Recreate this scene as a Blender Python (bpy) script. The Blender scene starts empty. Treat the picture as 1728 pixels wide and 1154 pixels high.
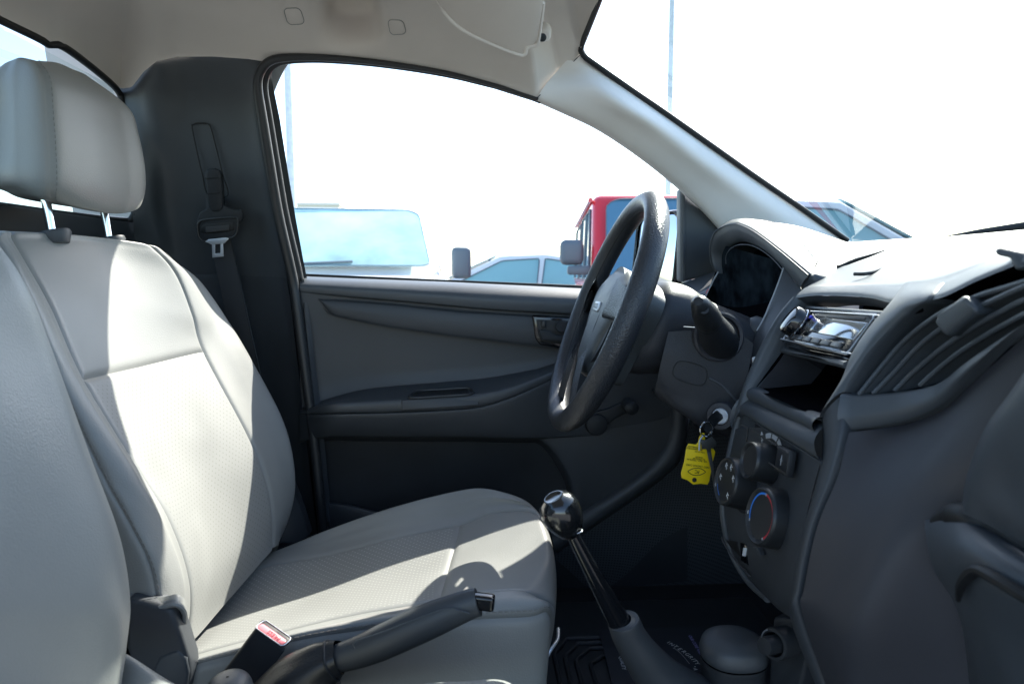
import bpy, bmesh, math, random
import numpy as np
from mathutils import Vector, Matrix

scene = bpy.context.scene
COL = scene.collection
random.seed(7)
rng = np.random.default_rng(7)

# ------------------------------------------------------------------ camera
FPX = 1152.0                       # focal length in photo pixels (24 mm on a 36 mm wide frame)
YAW, PITCH = math.radians(3.2), math.radians(5.5)
CAM = np.array([0.0, 0.0, 1.30])   # eye height above the ground
RT = np.array([math.cos(YAW), -math.sin(YAW), 0.0])
FH = np.array([math.sin(YAW), math.cos(YAW), 0.0])
FW = FH * math.cos(PITCH) + np.array([0, 0, -math.sin(PITCH)])
UP = FH * math.sin(PITCH) + np.array([0, 0, math.cos(PITCH)])
cd = bpy.data.cameras.new("camera")
cam = bpy.data.objects.new("camera", cd)
COL.objects.link(cam)
m3 = Matrix((RT, UP, -FW)).transposed()
cam.matrix_world = Matrix.Translation(CAM) @ m3.to_4x4()
cd.sensor_width = 36.0
cd.lens = 24.0
cd.clip_start = 0.02
cd.clip_end = 2000
cd.dof.use_dof = True
cd.dof.focus_distance = 1.05
cd.dof.aperture_fstop = 9.0
scene.camera = cam

# ------------------------------------------------------------------ light
SUN = np.array([0.73, 1.0, 1.07])          # towards the sun: beyond the driver's door, a little ahead
SUN = SUN / np.linalg.norm(SUN)
EL = math.asin(SUN[2]); AZ = math.atan2(SUN[0], SUN[1])
w = bpy.data.worlds.new("World")
scene.world = w
w.use_nodes = True
wn = w.node_tree
bg = wn.nodes["Background"]
sky = wn.nodes.new("ShaderNodeTexSky")
sky.sky_type = 'NISHITA'
sky.sun_disc = False
sky.sun_elevation = EL
sky.sun_rotation = AZ
sky.air_density = 1.0
sky.dust_density = 1.2
sky.ozone_density = 1.0
wn.links.new(sky.outputs[0], bg.inputs[0])
bg.inputs[1].default_value = 0.118
sl = bpy.data.lights.new("sun", 'SUN')
sl.energy = 3.8
sl.angle = math.radians(0.5)
sl.color = (1.0, 0.93, 0.83)
so = bpy.data.objects.new("sun", sl)
so.rotation_euler = Vector(SUN).to_track_quat('Z', 'Y').to_euler()
so.location = (2, 6, 8)
COL.objects.link(so)
vs = scene.view_settings
scene.display_settings.display_device = 'sRGB'
vs.view_transform = 'Standard'
vs.look = 'None'
vs.exposure = 2.0
vs.gamma = 1.0
scene.render.engine = 'CYCLES'
scene.cycles.use_denoising = True
scene.cycles.max_bounces = 10
scene.cycles.diffuse_bounces = 5
scene.cycles.glossy_bounces = 4
scene.cycles.transparent_max_bounces = 12
scene.cycles.sample_clamp_indirect = 6.0
scene.cycles.caustics_reflective = False
scene.cycles.caustics_refractive = False
scene.cycles.use_adaptive_sampling = True
scene.cycles.adaptive_threshold = 0.01


# ------------------------------------------------------------------ geometry helpers
def P(px, py, Y):
    """The point at distance Y across the cab on the sight line of photo pixel (px, py)."""
    d = FW + RT * ((px - 864.0) / FPX) + UP * ((577.0 - py) / FPX)
    return CAM + d * (Y / d[1])


def PL(lst):
    return np.array([P(*q) for q in lst])


def pix(p):
    d = np.asarray(p) - CAM
    z = d @ FW
    return 864 + FPX * (d @ RT) / z, 577 - FPX * (d @ UP) / z


def PT(lst):
    """like PL, with the cab side leaning in towards the roof"""
    out = []
    for x, y, Y in lst:
        k = min(max((470 - y) / 370.0, 0), 1) * min(max((x - 205) / 50.0, 0), 1) * min(max((Y - 1.33) / 0.05, 0), 1)
        out.append(P(x, y, Y - 0.108 * k))
    return np.array(out)


def unit(v):
    v = np.asarray(v, float)
    return v / (np.linalg.norm(v) + 1e-12)


def cr(A, t):
    """Catmull-Rom through A along axis 0 at parameters t."""
    A = np.asarray(A, float)
    n = len(A)
    if n == 2:
        k = np.asarray(t).reshape((-1,) + (1,) * (A.ndim - 1))
        return A[0] * (1 - k) + A[1] * k
    E = np.concatenate([[2 * A[0] - A[1]], A, [2 * A[-1] - A[-2]]])
    t = np.clip(np.asarray(t, float), 0, n - 1)
    i = np.minimum(t.astype(int), n - 2)
    f = (t - i).reshape((-1,) + (1,) * (A.ndim - 1))
    p0, p1, p2, p3 = E[i], E[i + 1], E[i + 2], E[i + 3]
    return 0.5 * ((2 * p1) + (-p0 + p2) * f + (2 * p0 - 5 * p1 + 4 * p2 - p3) * f * f + (-p0 + 3 * p1 - 3 * p2 + p3) * f ** 3)


def crc(A, m):
    """closed Catmull-Rom, m samples"""
    A = np.asarray(A, float)
    n = len(A)
    t = np.arange(m) * n / m
    i = t.astype(int)
    f = (t - i).reshape((-1,) + (1,) * (A.ndim - 1))
    p0, p1, p2, p3 = A[(i - 1) % n], A[i % n], A[(i + 1) % n], A[(i + 2) % n]
    return 0.5 * ((2 * p1) + (-p0 + p2) * f + (2 * p0 - 5 * p1 + 4 * p2 - p3) * f * f + (-p0 + 3 * p1 - 3 * p2 + p3) * f ** 3)


def arc(pts, m, smooth=True):
    """resample a polyline / spline to m points evenly by length"""
    pts = np.asarray(pts, float)
    if smooth and len(pts) > 2:
        pts = cr(pts, np.linspace(0, len(pts) - 1, 12 * (len(pts) - 1) + 1))
    d = np.r_[0, np.cumsum(np.linalg.norm(np.diff(pts, axis=0), axis=1))]
    s = np.linspace(0, d[-1], m)
    return np.stack([np.interp(s, d, pts[:, k]) for k in range(3)], 1)


def gridfaces(nv, nu, cu=False, cv=False):
    F = []
    for j in range(nv if cv else nv - 1):
        for i in range(nu if cu else nu - 1):
            a = j * nu + i
            b = j * nu + (i + 1) % nu
            c = ((j + 1) % nv) * nu + (i + 1) % nu
            d = ((j + 1) % nv) * nu + i
            F.append((a, b, c, d))
    return F


def gridgeo(G, cu=False, cv=False, uv=True):
    nv, nu = G.shape[:2]
    U = None
    if uv:
        su = np.zeros((nv, nu)); sv = np.zeros((nv, nu))
        su[:, 1:] = np.cumsum(np.linalg.norm(np.diff(G, axis=1), axis=2), axis=1)
        sv[1:, :] = np.cumsum(np.linalg.norm(np.diff(G, axis=0), axis=2), axis=0)
        U = np.stack([su, sv], 2).reshape(-1, 2)
    return (G.reshape(-1, 3), gridfaces(nv, nu, cu, cv), U)


def loft(rows, nu=32, nv=16, smooth_u=True, smooth_v=True, relax=0):
    """surface through curves (each a list of pixel points or an array of 3D points)"""
    R = []
    for r in rows:
        a = r if isinstance(r, np.ndarray) else PT(r)
        R.append(arc(a, nu, smooth_u))
    R = np.array(R)
    if smooth_v:
        G = cr(R, np.linspace(0, len(R) - 1, nv))
    else:
        k = np.linspace(0, len(R) - 1, nv)
        i = np.minimum(k.astype(int), len(R) - 2)
        f = (k - i)[:, None, None]
        G = R[i] * (1 - f) + R[i + 1] * f
    for _ in range(relax):
        G[1:-1, 1:-1] = G[1:-1, 1:-1] * .2 + .2 * (G[:-2, 1:-1] + G[2:, 1:-1] + G[1:-1, :-2] + G[1:-1, 2:])
    return gridgeo(G)


def normals(G):
    du = np.gradient(G, axis=1)
    dv = np.gradient(G, axis=0)
    n = np.cross(du, dv)
    return n / (np.linalg.norm(n, axis=2, keepdims=True) + 1e-12)


def spaced(a, b, n):
    """samples crowding both ends, for the roll into a seam"""
    t = np.linspace(0, 1, n)
    t = t - 0.13 * np.sin(2 * math.pi * t)
    return a + (b - a) * t


def panel(C, u0, u1, v0, v1, nu, nv, seams='LRTB', sink=0.0045, w=0.006, sign=1, wrinkle=0.0):
    w, sink = w * 0.75, sink * 0.85
    """a puffed upholstery panel cut from the control grid C[v][u]: its borders roll down into the seam"""
    us, vs_ = spaced(u0, u1, nu), spaced(v0, v1, nv)
    G = cr(C, vs_)
    G = np.swapaxes(cr(np.swapaxes(G, 0, 1), us), 0, 1)
    N = normals(G)
    su = np.zeros(G.shape[:2]); sv = np.zeros(G.shape[:2])
    su[:, 1:] = np.cumsum(np.linalg.norm(np.diff(G, axis=1), axis=2), axis=1)
    sv[1:, :] = np.cumsum(np.linalg.norm(np.diff(G, axis=0), axis=2), axis=0)
    d = np.zeros(G.shape[:2])
    for c, q in (('L', su), ('R', su[:, -1:] - su), ('B', sv), ('T', sv[-1:, :] - sv)):
        if c in seams:
            d = np.maximum(d, np.exp(-(q / w) ** 1.3))
    G2 = G - sign * N * (d * sink)[..., None]
    if wrinkle:
        ph = su * 95 + sv * 60
        G2 = G2 + sign * N * (wrinkle * np.sin(ph + 2 * np.sin(sv * 40)) * np.exp(-np.minimum(su, sv) / 0.03))[..., None]
    g = gridgeo(G2)
    edge_d = np.full(G.shape[:2], 1.0)
    for c, q in (('L', su), ('R', su[:, -1:] - su), ('B', sv), ('T', sv[-1:, :] - sv)):
        edge_d = np.minimum(edge_d, q)
    return g + (np.clip((edge_d - 0.009) / 0.001, 0, 1).ravel(),)


def join(*gs):
    V, F, U, o = [], [], [], 0
    hasuv = all(len(g) > 2 and g[2] is not None for g in gs)
    for g in gs:
        v = np.asarray(g[0], float)
        V.append(v)
        F += [tuple(i + o for i in f) for f in g[1]]
        if hasuv:
            U.append(np.asarray(g[2]))
        o += len(v)
    return (np.concatenate(V), F, np.concatenate(U) if hasuv else None)


def frames(path, up=None):
    """tangent frames along a path (parallel transport)"""
    T = np.gradient(path, axis=0)
    T = T / (np.linalg.norm(T, axis=1, keepdims=True) + 1e-12)
    if up is None:
        up = np.array([0, 0, 1.0]) if abs(T[0][2]) < 0.9 else np.array([1.0, 0, 0])
    A = []
    a = np.asarray(up, float)
    for t in T:
        a = a - t * (a @ t)
        a = unit(a)
        A.append(a)
    A = np.array(A)
    return T, A, np.cross(T, A)


def tube(path, r, n=12, m=40, closed=False, sharp=False, cap=True, flat=(1, 1), up=None, smooth=True, prof=None):
    path = np.asarray(path, float)
    if closed:
        C = arc(np.concatenate([path, path[:1]]), m + 1, False)[:-1] if sharp else crc(path, m)
        T = np.roll(C, -1, 0) - np.roll(C, 1, 0)
        T = T / np.linalg.norm(T, axis=1, keepdims=True)
        nrm = unit(np.cross(T[0], T[m // 4]))
        A = np.repeat(nrm[None], m, 0)
        B = np.cross(T, A)
    else:
        C = arc(path, m, smooth)
        T, A, B = frames(C, up)
    rr = np.asarray(r, float)
    rr = np.full(m, rr) if rr.ndim == 0 else np.interp(np.linspace(0, 1, m), np.linspace(0, 1, len(rr)), rr)
    if prof is None:
        th = np.arange(n) * 2 * math.pi / n
        prof = np.stack([np.cos(th) * flat[0], np.sin(th) * flat[1]], 1)
    n = len(prof)
    G = C[:, None, :] + rr[:, None, None] * (A[:, None, :] * prof[None, :, :1] + B[:, None, :] * prof[None, :, 1:])
    V, F, U = gridgeo(G, True, closed)
    F = list(F)
    if cap and not closed:
        F.append(tuple(range(n)))
        F.append(tuple((m - 1) * n + i for i in range(n)))
    return (V, F, None)


def lathe(o, axis, prof, n=32, up=None):
    """prof: (distance along axis, radius) pairs"""
    ax = unit(axis)
    a = np.array([0, 0, 1.0]) if up is None else np.asarray(up, float)
    if abs(ax @ unit(a)) > 0.95:
        a = np.array([1.0, 0, 0])
    a = unit(a - ax * (a @ ax)); b = np.cross(ax, a)
    th = np.arange(n) * 2 * math.pi / n
    V = []
    for h, r in prof:
        V.append(np.asarray(o) + ax * h + r * (np.cos(th)[:, None] * a + np.sin(th)[:, None] * b))
    G = np.array(V)
    g = gridgeo(G, True)
    F = list(g[1])
    F.append(tuple(range(n)))
    F.append(tuple((len(prof) - 1) * n + i for i in range(n)))
    return (g[0], F, None)


def bev(V, F, wd, seg=2, angle=30):
    bm = bmesh.new()
    vs2 = [bm.verts.new(tuple(v)) for v in V]
    for f in F:
        try:
            bm.faces.new([vs2[i] for i in f])
        except ValueError:
            pass
    bmesh.ops.recalc_face_normals(bm, faces=bm.faces)
    if wd > 0:
        es = [e for e in bm.edges if len(e.link_faces) == 2 and e.calc_face_angle(0) > math.radians(angle)]
        bmesh.ops.bevel(bm, geom=es, offset=wd, segments=seg, profile=0.5, affect='EDGES', clamp_overlap=True)
    bm.verts.index_update()
    V2 = np.array([v.co[:] for v in bm.verts])
    F2 = [tuple(v.index for v in f.verts) for f in bm.faces]
    bm.free()
    return (V2, F2, None)


def slab(outline, vec, wd=0.0015, seg=2, angle=30):
    O = np.asarray(outline, float)
    n = len(O)
    V = np.concatenate([O, O + np.asarray(vec, float)])
    F = [tuple(range(n)), tuple(range(2 * n - 1, n - 1, -1))]
    F += [(i, (i + 1) % n, n + (i + 1) % n, n + i) for i in range(n)]
    return bev(V, F, wd, seg, angle)


def hull8(a, b, wd=0.0015, seg=2):
    """box between quad a (4 points) and quad b"""
    V = np.concatenate([np.asarray(a), np.asarray(b)])
    F = [(0, 1, 2, 3), (7, 6, 5, 4)] + [(i, (i + 1) % 4, 4 + (i + 1) % 4, 4 + i) for i in range(4)]
    return bev(V, F, wd, seg)


def box(c, sx, sy, sz, wd=0.002, seg=2, R=None):
    R = np.eye(3) if R is None else np.asarray(R)
    c = np.asarray(c, float)
    q = [np.array(k) for k in ((-1, -1), (1, -1), (1, 1), (-1, 1))]
    A = [c + R[0] * k[0] * sx / 2 + R[1] * k[1] * sy / 2 - R[2] * sz / 2 for k in q]
    B = [c + R[0] * k[0] * sx / 2 + R[1] * k[1] * sy / 2 + R[2] * sz / 2 for k in q]
    return hull8(A, B, wd, seg)


class Frame:
    """flat local frame: s to the right, t up, h out of the face"""
    def __init__(self, o, ex, ey):
        self.o = np.asarray(o, float)
        self.ex = unit(ex)
        ey = np.asarray(ey, float)
        self.ey = unit(ey - self.ex * (ey @ self.ex))
        self.n = np.cross(self.ex, self.ey)

    def at(self, s, t, h=0.0):
        return self.o + self.ex * s + self.ey * t + self.n * h

    def rect(self, s0, t0, s1, t1, h0, h1, wd=0.001, seg=2):
        a = [self.at(s0, t0, h0), self.at(s1, t0, h0), self.at(s1, t1, h0), self.at(s0, t1, h0)]
        b = [self.at(s0, t0, h1), self.at(s1, t0, h1), self.at(s1, t1, h1), self.at(s0, t1, h1)]
        return hull8(a, b, wd, seg)

    def poly(self, pts, h0, h1, wd=0.001, seg=2, angle=30):
        return slab([self.at(s, t, h0) for s, t in pts], self.n * (h1 - h0), wd, seg, angle)

    @property
    def R(self):
        return [self.ex, self.ey, self.n]


def rrect(x0, y0, x1, y1, r, k=5):
    out = []
    for cx, cy, a0 in ((x1 - r, y1 - r, 0), (x0 + r, y1 - r, 90), (x0 + r, y0 + r, 180), (x1 - r, y0 + r, 270)):
        for i in range(k):
            a = math.radians(a0 + 90 * i / (k - 1))
            out.append((cx + r * math.cos(a), cy + r * math.sin(a)))
    return out


# ------------------------------------------------------------------ scene objects
ORG = {}


def link_mesh(name, geo, mat, smooth=40):
    V, F = np.asarray(geo[0], float), geo[1]
    me = bpy.data.meshes.new(name)
    me.from_pydata([tuple(v) for v in V], [], F)
    if len(geo) > 2 and geo[2] is not None:
        uvl = me.uv_layers.new(name="UVMap")
        li = np.empty(len(me.loops), dtype=np.int32)
        me.loops.foreach_get("vertex_index", li)
        uvl.data.foreach_set("uv", np.asarray(geo[2], dtype=np.float32)[li].ravel())
    if len(geo) > 3:
        at = me.attributes.new("inner", 'FLOAT', 'POINT')
        at.data.foreach_set("value", np.asarray(geo[3], dtype=np.float32))
    me.materials.append(mat)
    if smooth:
        me.shade_smooth()
        me.set_sharp_from_angle(angle=math.radians(smooth))
    me.update()
    return me


def part(name, geo, mat, parent, label=None, smooth=40, stuff=False):
    org = ORG[parent.name]
    g = (np.asarray(geo[0], float) - org, geo[1], geo[2] if len(geo) > 2 else None) + tuple(geo[3:])
    o = bpy.data.objects.new(name, link_mesh(name, g, mat, smooth))
    COL.objects.link(o)
    o.parent = parent
    ORG[o.name] = org
    if label:
        o["label"] = label
    if stuff:
        o["kind"] = "stuff"
    return o


def thing(name, label, cat, loc=(0, 0, 0), group=None, local=False, rotz=0.0):
    o = bpy.data.objects.new(name, None)
    o.empty_display_size = 0.05
    COL.objects.link(o)
    o.location = tuple(float(x) for x in loc)
    o.rotation_euler = (0, 0, rotz)
    ORG[o.name] = np.zeros(3) if local else np.array(o.location)
    o["label"] = label
    o["category"] = cat
    if group:
        o["group"] = group
    return o


def structure(name, geo, mat, smooth=40):
    o = bpy.data.objects.new(name, link_mesh(name, geo, mat, smooth))
    COL.objects.link(o)
    o["kind"] = "structure"
    return o


def text(name, s, o, ex, ey, size, mat, parent, align='CENTER', space=1.0, raise_=0.0003):
    cu = bpy.data.curves.new(name, 'FONT')
    cu.body = s
    cu.size = size
    cu.align_x = align
    cu.align_y = 'CENTER'
    cu.space_character = space
    cu.resolution_u = 3
    cu.extrude = 0.00008
    cu.materials.append(mat)
    tmp = bpy.data.objects.new(name + "_outline", cu)
    COL.objects.link(tmp)
    me = bpy.data.meshes.new_from_object(tmp.evaluated_get(bpy.context.evaluated_depsgraph_get()))
    bpy.data.objects.remove(tmp)
    ob = bpy.data.objects.new(name, me)
    if not me.materials:
        me.materials.append(mat)
    COL.objects.link(ob)
    ob.parent = parent
    f = Frame(o, ex, ey)
    M = Matrix((f.ex, f.ey, f.n)).transposed().to_4x4()
    M.translation = Vector(f.o + f.n * raise_ - ORG[parent.name])
    ob.matrix_local = M
    return ob


def arctext(s, f, c, rad, a0, a1, size):
    """letters placed one by one round an arc, as one list of (char, origin, ex, ey)"""
    out = []
    for i, ch in enumerate(s):
        a = math.radians(a0 + (a1 - a0) * i / (len(s) - 1))
        p = (c[0] + rad * math.cos(a), c[1] + rad * math.sin(a))
        ex = f.ex * math.sin(a) - f.ey * math.cos(a)
        ey = f.ex * math.cos(a) + f.ey * math.sin(a)
        out.append((ch, f.at(p[0], p[1]), ex, ey))
    return out


# ------------------------------------------------------------------ materials
def mat(name, col, rough=0.5, bump=0.0, bscale=700.0, spec=0.5, metal=0.0, var=0.0, vscale=12.0, kind='noise', coat=0.0, bdist=0.0006, transmission=0):
    m = bpy.data.materials.new(name)
    m.use_nodes = True
    nt = m.node_tree
    b = nt.nodes["Principled BSDF"]
    b.inputs["Base Color"].default_value = (*col, 1)
    b.inputs["Roughness"].default_value = rough
    b.inputs["Specular IOR Level"].default_value = spec
    b.inputs["Metallic"].default_value = metal
    b.inputs["Coat Weight"].default_value = coat
    tc = nt.nodes.new("ShaderNodeTexCoord")
    if bump > 0:
        if kind == 'voronoi':
            t = nt.nodes.new("ShaderNodeTexVoronoi")
            t.feature = 'SMOOTH_F1'
            t.inputs["Scale"].default_value = bscale
            out = t.outputs["Distance"]
        else:
            t = nt.nodes.new("ShaderNodeTexNoise")
            t.inputs["Scale"].default_value = bscale
            t.inputs["Detail"].default_value = 3
            out = t.outputs["Fac"]
        nt.links.new(tc.outputs["Object"], t.inputs["Vector"])
        bp = nt.nodes.new("ShaderNodeBump")
        bp.inputs["Strength"].default_value = bump
        bp.inputs["Distance"].default_value = bdist
        nt.links.new(out, bp.inputs["Height"])
        nt.links.new(bp.outputs[0], b.inputs["Normal"])
    if var > 0:
        t = nt.nodes.new("ShaderNodeTexNoise")
        t.inputs["Scale"].default_value = vscale
        t.inputs["Detail"].default_value = 5
        nt.links.new(tc.outputs["Object"], t.inputs["Vector"])
        r = nt.nodes.new("ShaderNodeMapRange")
        r.inputs["From Min"].default_value = 0.3
        r.inputs["From Max"].default_value = 0.7
        r.inputs["To Min"].default_value = 1 - var
        r.inputs["To Max"].default_value = 1 + var
        nt.links.new(t.outputs["Fac"], r.inputs["Value"])
        mx = nt.nodes.new("ShaderNodeVectorMath")
        mx.operation = 'SCALE'
        mx.inputs[0].default_value = col
        nt.links.new(r.outputs[0], mx.inputs["Scale"])
        nt.links.new(mx.outputs[0], b.inputs["Base Color"])
        r2 = nt.nodes.new("ShaderNodeMapRange")
        r2.inputs["From Min"].default_value = 0.3
        r2.inputs["From Max"].default_value = 0.7
        r2.inputs["To Min"].default_value = max(0.02, rough - 0.06)
        r2.inputs["To Max"].default_value = min(1.0, rough + 0.06)
        nt.links.new(t.outputs["Fac"], r2.inputs["Value"])
        nt.links.new(r2.outputs[0], b.inputs["Roughness"])
    return m


def perforated(name, col, dot, pitch, rough=0.45, size=0.14, rim=True):
    m = mat(name, col, rough, bump=0.25, bscale=900, var=0.05, vscale=9, kind='voronoi')
    nt = m.node_tree
    b = nt.nodes["Principled BSDF"]
    uv = nt.nodes.new("ShaderNodeUVMap")
    mp = nt.nodes.new("ShaderNodeMapping")
    mp.inputs["Rotation"].default_value = (0, 0, math.radians(45))
    mp.inputs["Scale"].default_value = (1 / pitch, 1 / pitch, 1)
    nt.links.new(uv.outputs[0], mp.inputs[0])
    fr = nt.nodes.new("ShaderNodeVectorMath"); fr.operation = 'FRACTION'
    nt.links.new(mp.outputs[0], fr.inputs[0])
    sb = nt.nodes.new("ShaderNodeVectorMath"); sb.operation = 'SUBTRACT'
    sb.inputs[1].default_value = (0.5, 0.5, 0)
    nt.links.new(fr.outputs[0], sb.inputs[0])
    ln = nt.nodes.new("ShaderNodeVectorMath"); ln.operation = 'LENGTH'
    nt.links.new(sb.outputs[0], ln.inputs[0])
    r = nt.nodes.new("ShaderNodeMapRange")
    r.inputs["From Min"].default_value = size * 0.7
    r.inputs["From Max"].default_value = size * 1.3
    r.inputs["To Min"].default_value = 1
    r.inputs["To Max"].default_value = 0
    nt.links.new(ln.outputs["Value"], r.inputs["Value"])
    mx = nt.nodes.new("ShaderNodeMix"); mx.data_type = 'RGBA'
    old = b.inputs["Base Color"].links[0].from_socket
    if rim:
        at = nt.nodes.new("ShaderNodeAttribute")
        at.attribute_name = "inner"
        mu = nt.nodes.new("ShaderNodeMath"); mu.operation = 'MULTIPLY'
        nt.links.new(r.outputs[0], mu.inputs[0])
        nt.links.new(at.outputs["Fac"], mu.inputs[1])
        nt.links.new(mu.outputs[0], mx.inputs[0])
    else:
        nt.links.new(r.outputs[0], mx.inputs[0])
    nt.links.new(old, mx.inputs[6])
    mx.inputs[7].default_value = (*dot, 1)
    nt.links.new(mx.outputs[2], b.inputs["Base Color"])
    return m


def meshmat(name, col, pitch):
    """finely perforated cloth over the kick panel"""
    m = perforated(name, col, tuple(c * 0.25 for c in col), pitch, 0.8, 0.26, False)
    return m


def glassmat(name, tint, refl=1.0):
    m = bpy.data.materials.new(name)
    m.use_nodes = True
    nt = m.node_tree
    nt.nodes.remove(nt.nodes["Principled BSDF"])
    out = nt.nodes["Material Output"]
    tr = nt.nodes.new("ShaderNodeBsdfTransparent")
    tr.inputs[0].default_value = (*tint, 1)
    gl = nt.nodes.new("ShaderNodeBsdfGlossy")
    gl.inputs["Roughness"].default_value = 0.01
    fr = nt.nodes.new("ShaderNodeFresnel")
    fr.inputs[0].default_value = 1.35
    mu = nt.nodes.new("ShaderNodeMath"); mu.operation = 'MULTIPLY'
    mu.inputs[1].default_value = refl
    nt.links.new(fr.outputs[0], mu.inputs[0])
    mx = nt.nodes.new("ShaderNodeMixShader")
    nt.links.new(mu.outputs[0], mx.inputs[0])
    nt.links.new(tr.outputs[0], mx.inputs[1])
    nt.links.new(gl.outputs[0], mx.inputs[2])
    nt.links.new(mx.outputs[0], out.inputs[0])
    return m


LEA = (0.248, 0.254, 0.245)
M = dict(
    leather=mat("leather", LEA, 0.42, bump=0.35, bscale=620, var=0.045, vscale=8, kind='voronoi'),
    perf_back=perforated("perforated_leather_back", LEA, (0.17, 0.17, 0.16), 0.0080),
    perf_seat=perforated("perforated_leather_seat", LEA, (0.44, 0.44, 0.42), 0.0080),
    thread=mat("thread", (0.20, 0.195, 0.185), 0.8),
    plastic=mat("grained_plastic", (0.052, 0.060, 0.068), 0.46, bump=0.3, bscale=1300, var=0.08, vscale=5),
    shroud=mat("shroud_plastic", (0.030, 0.032, 0.037), 0.42, spec=0.3, bump=0.5, bscale=800, var=0.08, vscale=6, bdist=0.0008),
    plastic2=mat("grained_plastic_mid", (0.042, 0.048, 0.055), 0.48, bump=0.3, bscale=1300, var=0.08, vscale=6),
    dash=mat("dash_plastic", (0.064, 0.073, 0.082), 0.44, bump=0.35, bscale=1100, var=0.06, vscale=5),
    purple=mat("warm_grey_plastic", (0.038, 0.039, 0.046), 0.5, bump=0.25, bscale=1300, var=0.08, vscale=5),
    dark=mat("dark_plastic", (0.022, 0.025, 0.029), 0.5, spec=0.28, bump=0.2, bscale=1200, var=0.1),
    void=mat("recess_shade_black", (0.004, 0.004, 0.005), 1.0, spec=0.0),  # near-black that paints the deep shade inside recesses
    black=mat("matte_black", (0.007, 0.008, 0.009), 0.55),
    rubber=mat("rubber_seal", (0.022, 0.024, 0.026), 0.42, bump=0.15, bscale=400, var=0.1),
    wheel=mat("wheel_skin", (0.030, 0.033, 0.038), 0.34, bump=0.7, bscale=560, var=0.08, vscale=10, kind='voronoi', bdist=0.0011),
    hub=mat("hub_plastic", (0.058, 0.066, 0.070), 0.44, bump=0.45, bscale=900, var=0.06, kind='voronoi'),
    gloss=mat("gloss_black", (0.006, 0.007, 0.009), 0.09, spec=0.6),
    lens=mat("cluster_lens", (0.013, 0.018, 0.023), 0.3, spec=0.0, var=0.7, vscale=28),  # mottled tone stands in for cloudy reflections and smears
    knob=mat("worn_gloss_knob", (0.008, 0.009, 0.010), 0.16, spec=0.7, coat=0.4, bump=0.05, bscale=60),
    headliner=mat("headliner_felt", (0.73, 0.68, 0.625), 0.95, bump=0.5, bscale=900, var=0.06, vscale=5, spec=0.2),
    visor=mat("visor_vinyl", (0.74, 0.685, 0.63), 0.75, bump=0.2, bscale=900, var=0.03, spec=0.3),
    pillar=mat("pillar_plastic", (0.86, 0.85, 0.82), 0.5, bump=0.2, bscale=900, var=0.03),
    chrome=mat("chrome", (0.75, 0.77, 0.80), 0.14, metal=1.0),
    steel=mat("brushed_steel", (0.66, 0.70, 0.75), 0.38, metal=0.55, bump=0.08, bscale=200),
    silver=mat("silver_paint", (0.38, 0.40, 0.42), 0.35, metal=0.6),
    belt=mat("belt_webbing", (0.040, 0.041, 0.043), 0.75, bump=0.6, bscale=700, var=0.1),
    white=mat("white_print", (0.75, 0.78, 0.80), 0.5),
    greyprint=mat("grey_print", (0.42, 0.43, 0.44), 0.5),
    violet=mat("violet_print", (0.42, 0.38, 0.80), 0.5),
    blue=mat("blue_print", (0.03, 0.22, 0.75), 0.4),
    red=mat("red_print", (0.60, 0.03, 0.05), 0.4),
    redbtn=mat("red_button", (0.85, 0.22, 0.25), 0.35, var=0.05),
    redink=mat("red_ink", (0.22, 0.01, 0.03), 0.5),
    yellow=mat("yellow_tag", (0.92, 0.66, 0.012), 0.4, var=0.04, vscale=40),
    ink=mat("black_ink", (0.012, 0.012, 0.012), 0.5),
    carpet=mat("black_carpet", (0.020, 0.022, 0.026), 0.95, bump=0.8, bscale=1500, spec=0.2),
    kick=meshmat("kick_panel_mesh", (0.034, 0.040, 0.047), 0.0062),
    matrub=mat("mat_rubber", (0.028, 0.032, 0.036), 0.5, bump=0.3, bscale=800),
    paper=mat("navy_paper_mat", (0.030, 0.035, 0.045), 0.6, bump=0.1, bscale=90, var=0.1),
    glass=glassmat("window_glass", (0.93, 0.965, 0.965), 0.3),
    windshield=glassmat("windshield_glass", (0.86, 0.95, 0.94), 0.25),
    mirror=mat("mirror_silver", (0.92, 0.95, 0.95), 0.02, metal=1.0),
    wpaint=mat("white_body_paint", (0.82, 0.83, 0.83), 0.25, coat=0.5),
    spaint=mat("silver_body_paint", (0.66, 0.68, 0.69), 0.3, coat=0.5),
    rpaint=mat("red_body_paint", (0.62, 0.022, 0.035), 0.25, coat=0.6),
    carglass=mat("tinted_reflection_car_glass", (0.40, 0.62, 0.65), 0.06, spec=0.6, var=0.45, vscale=1.3),  # patchy variation of the tint paints in clouded reflections
    paleglass=mat("pale_green_car_glass", (0.24, 0.44, 0.47), 0.12, spec=0.3),
    darkglass=mat("blue_car_glass", (0.07, 0.20, 0.30), 0.08, spec=0.7),
    cartrim=mat("car_trim", (0.11, 0.15, 0.18), 0.5),
    tyre=mat("tyre", (0.02, 0.02, 0.02), 0.8),
    galv=mat("galvanised_pole", (0.75, 0.80, 0.82), 0.5, var=0.1),
    truckpaint=mat("truck_body_paint", (0.80, 0.80, 0.80), 0.3, coat=0.5),
    ground=mat("asphalt_yard", (0.13, 0.13, 0.13), 0.9, bump=0.5, bscale=30, var=0.12, vscale=0.6),
    stucco=mat("pale_yellow_wall", (0.88, 0.85, 0.70), 0.8, var=0.08),
)

# ================================================================== the yard
structure("ground", (np.array([(-400, -400, 0), (400, -400, 0), (400, 400, 0), (-400, 400, 0)], float), [(0, 1, 2, 3)]), M['ground'], smooth=0)

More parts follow.
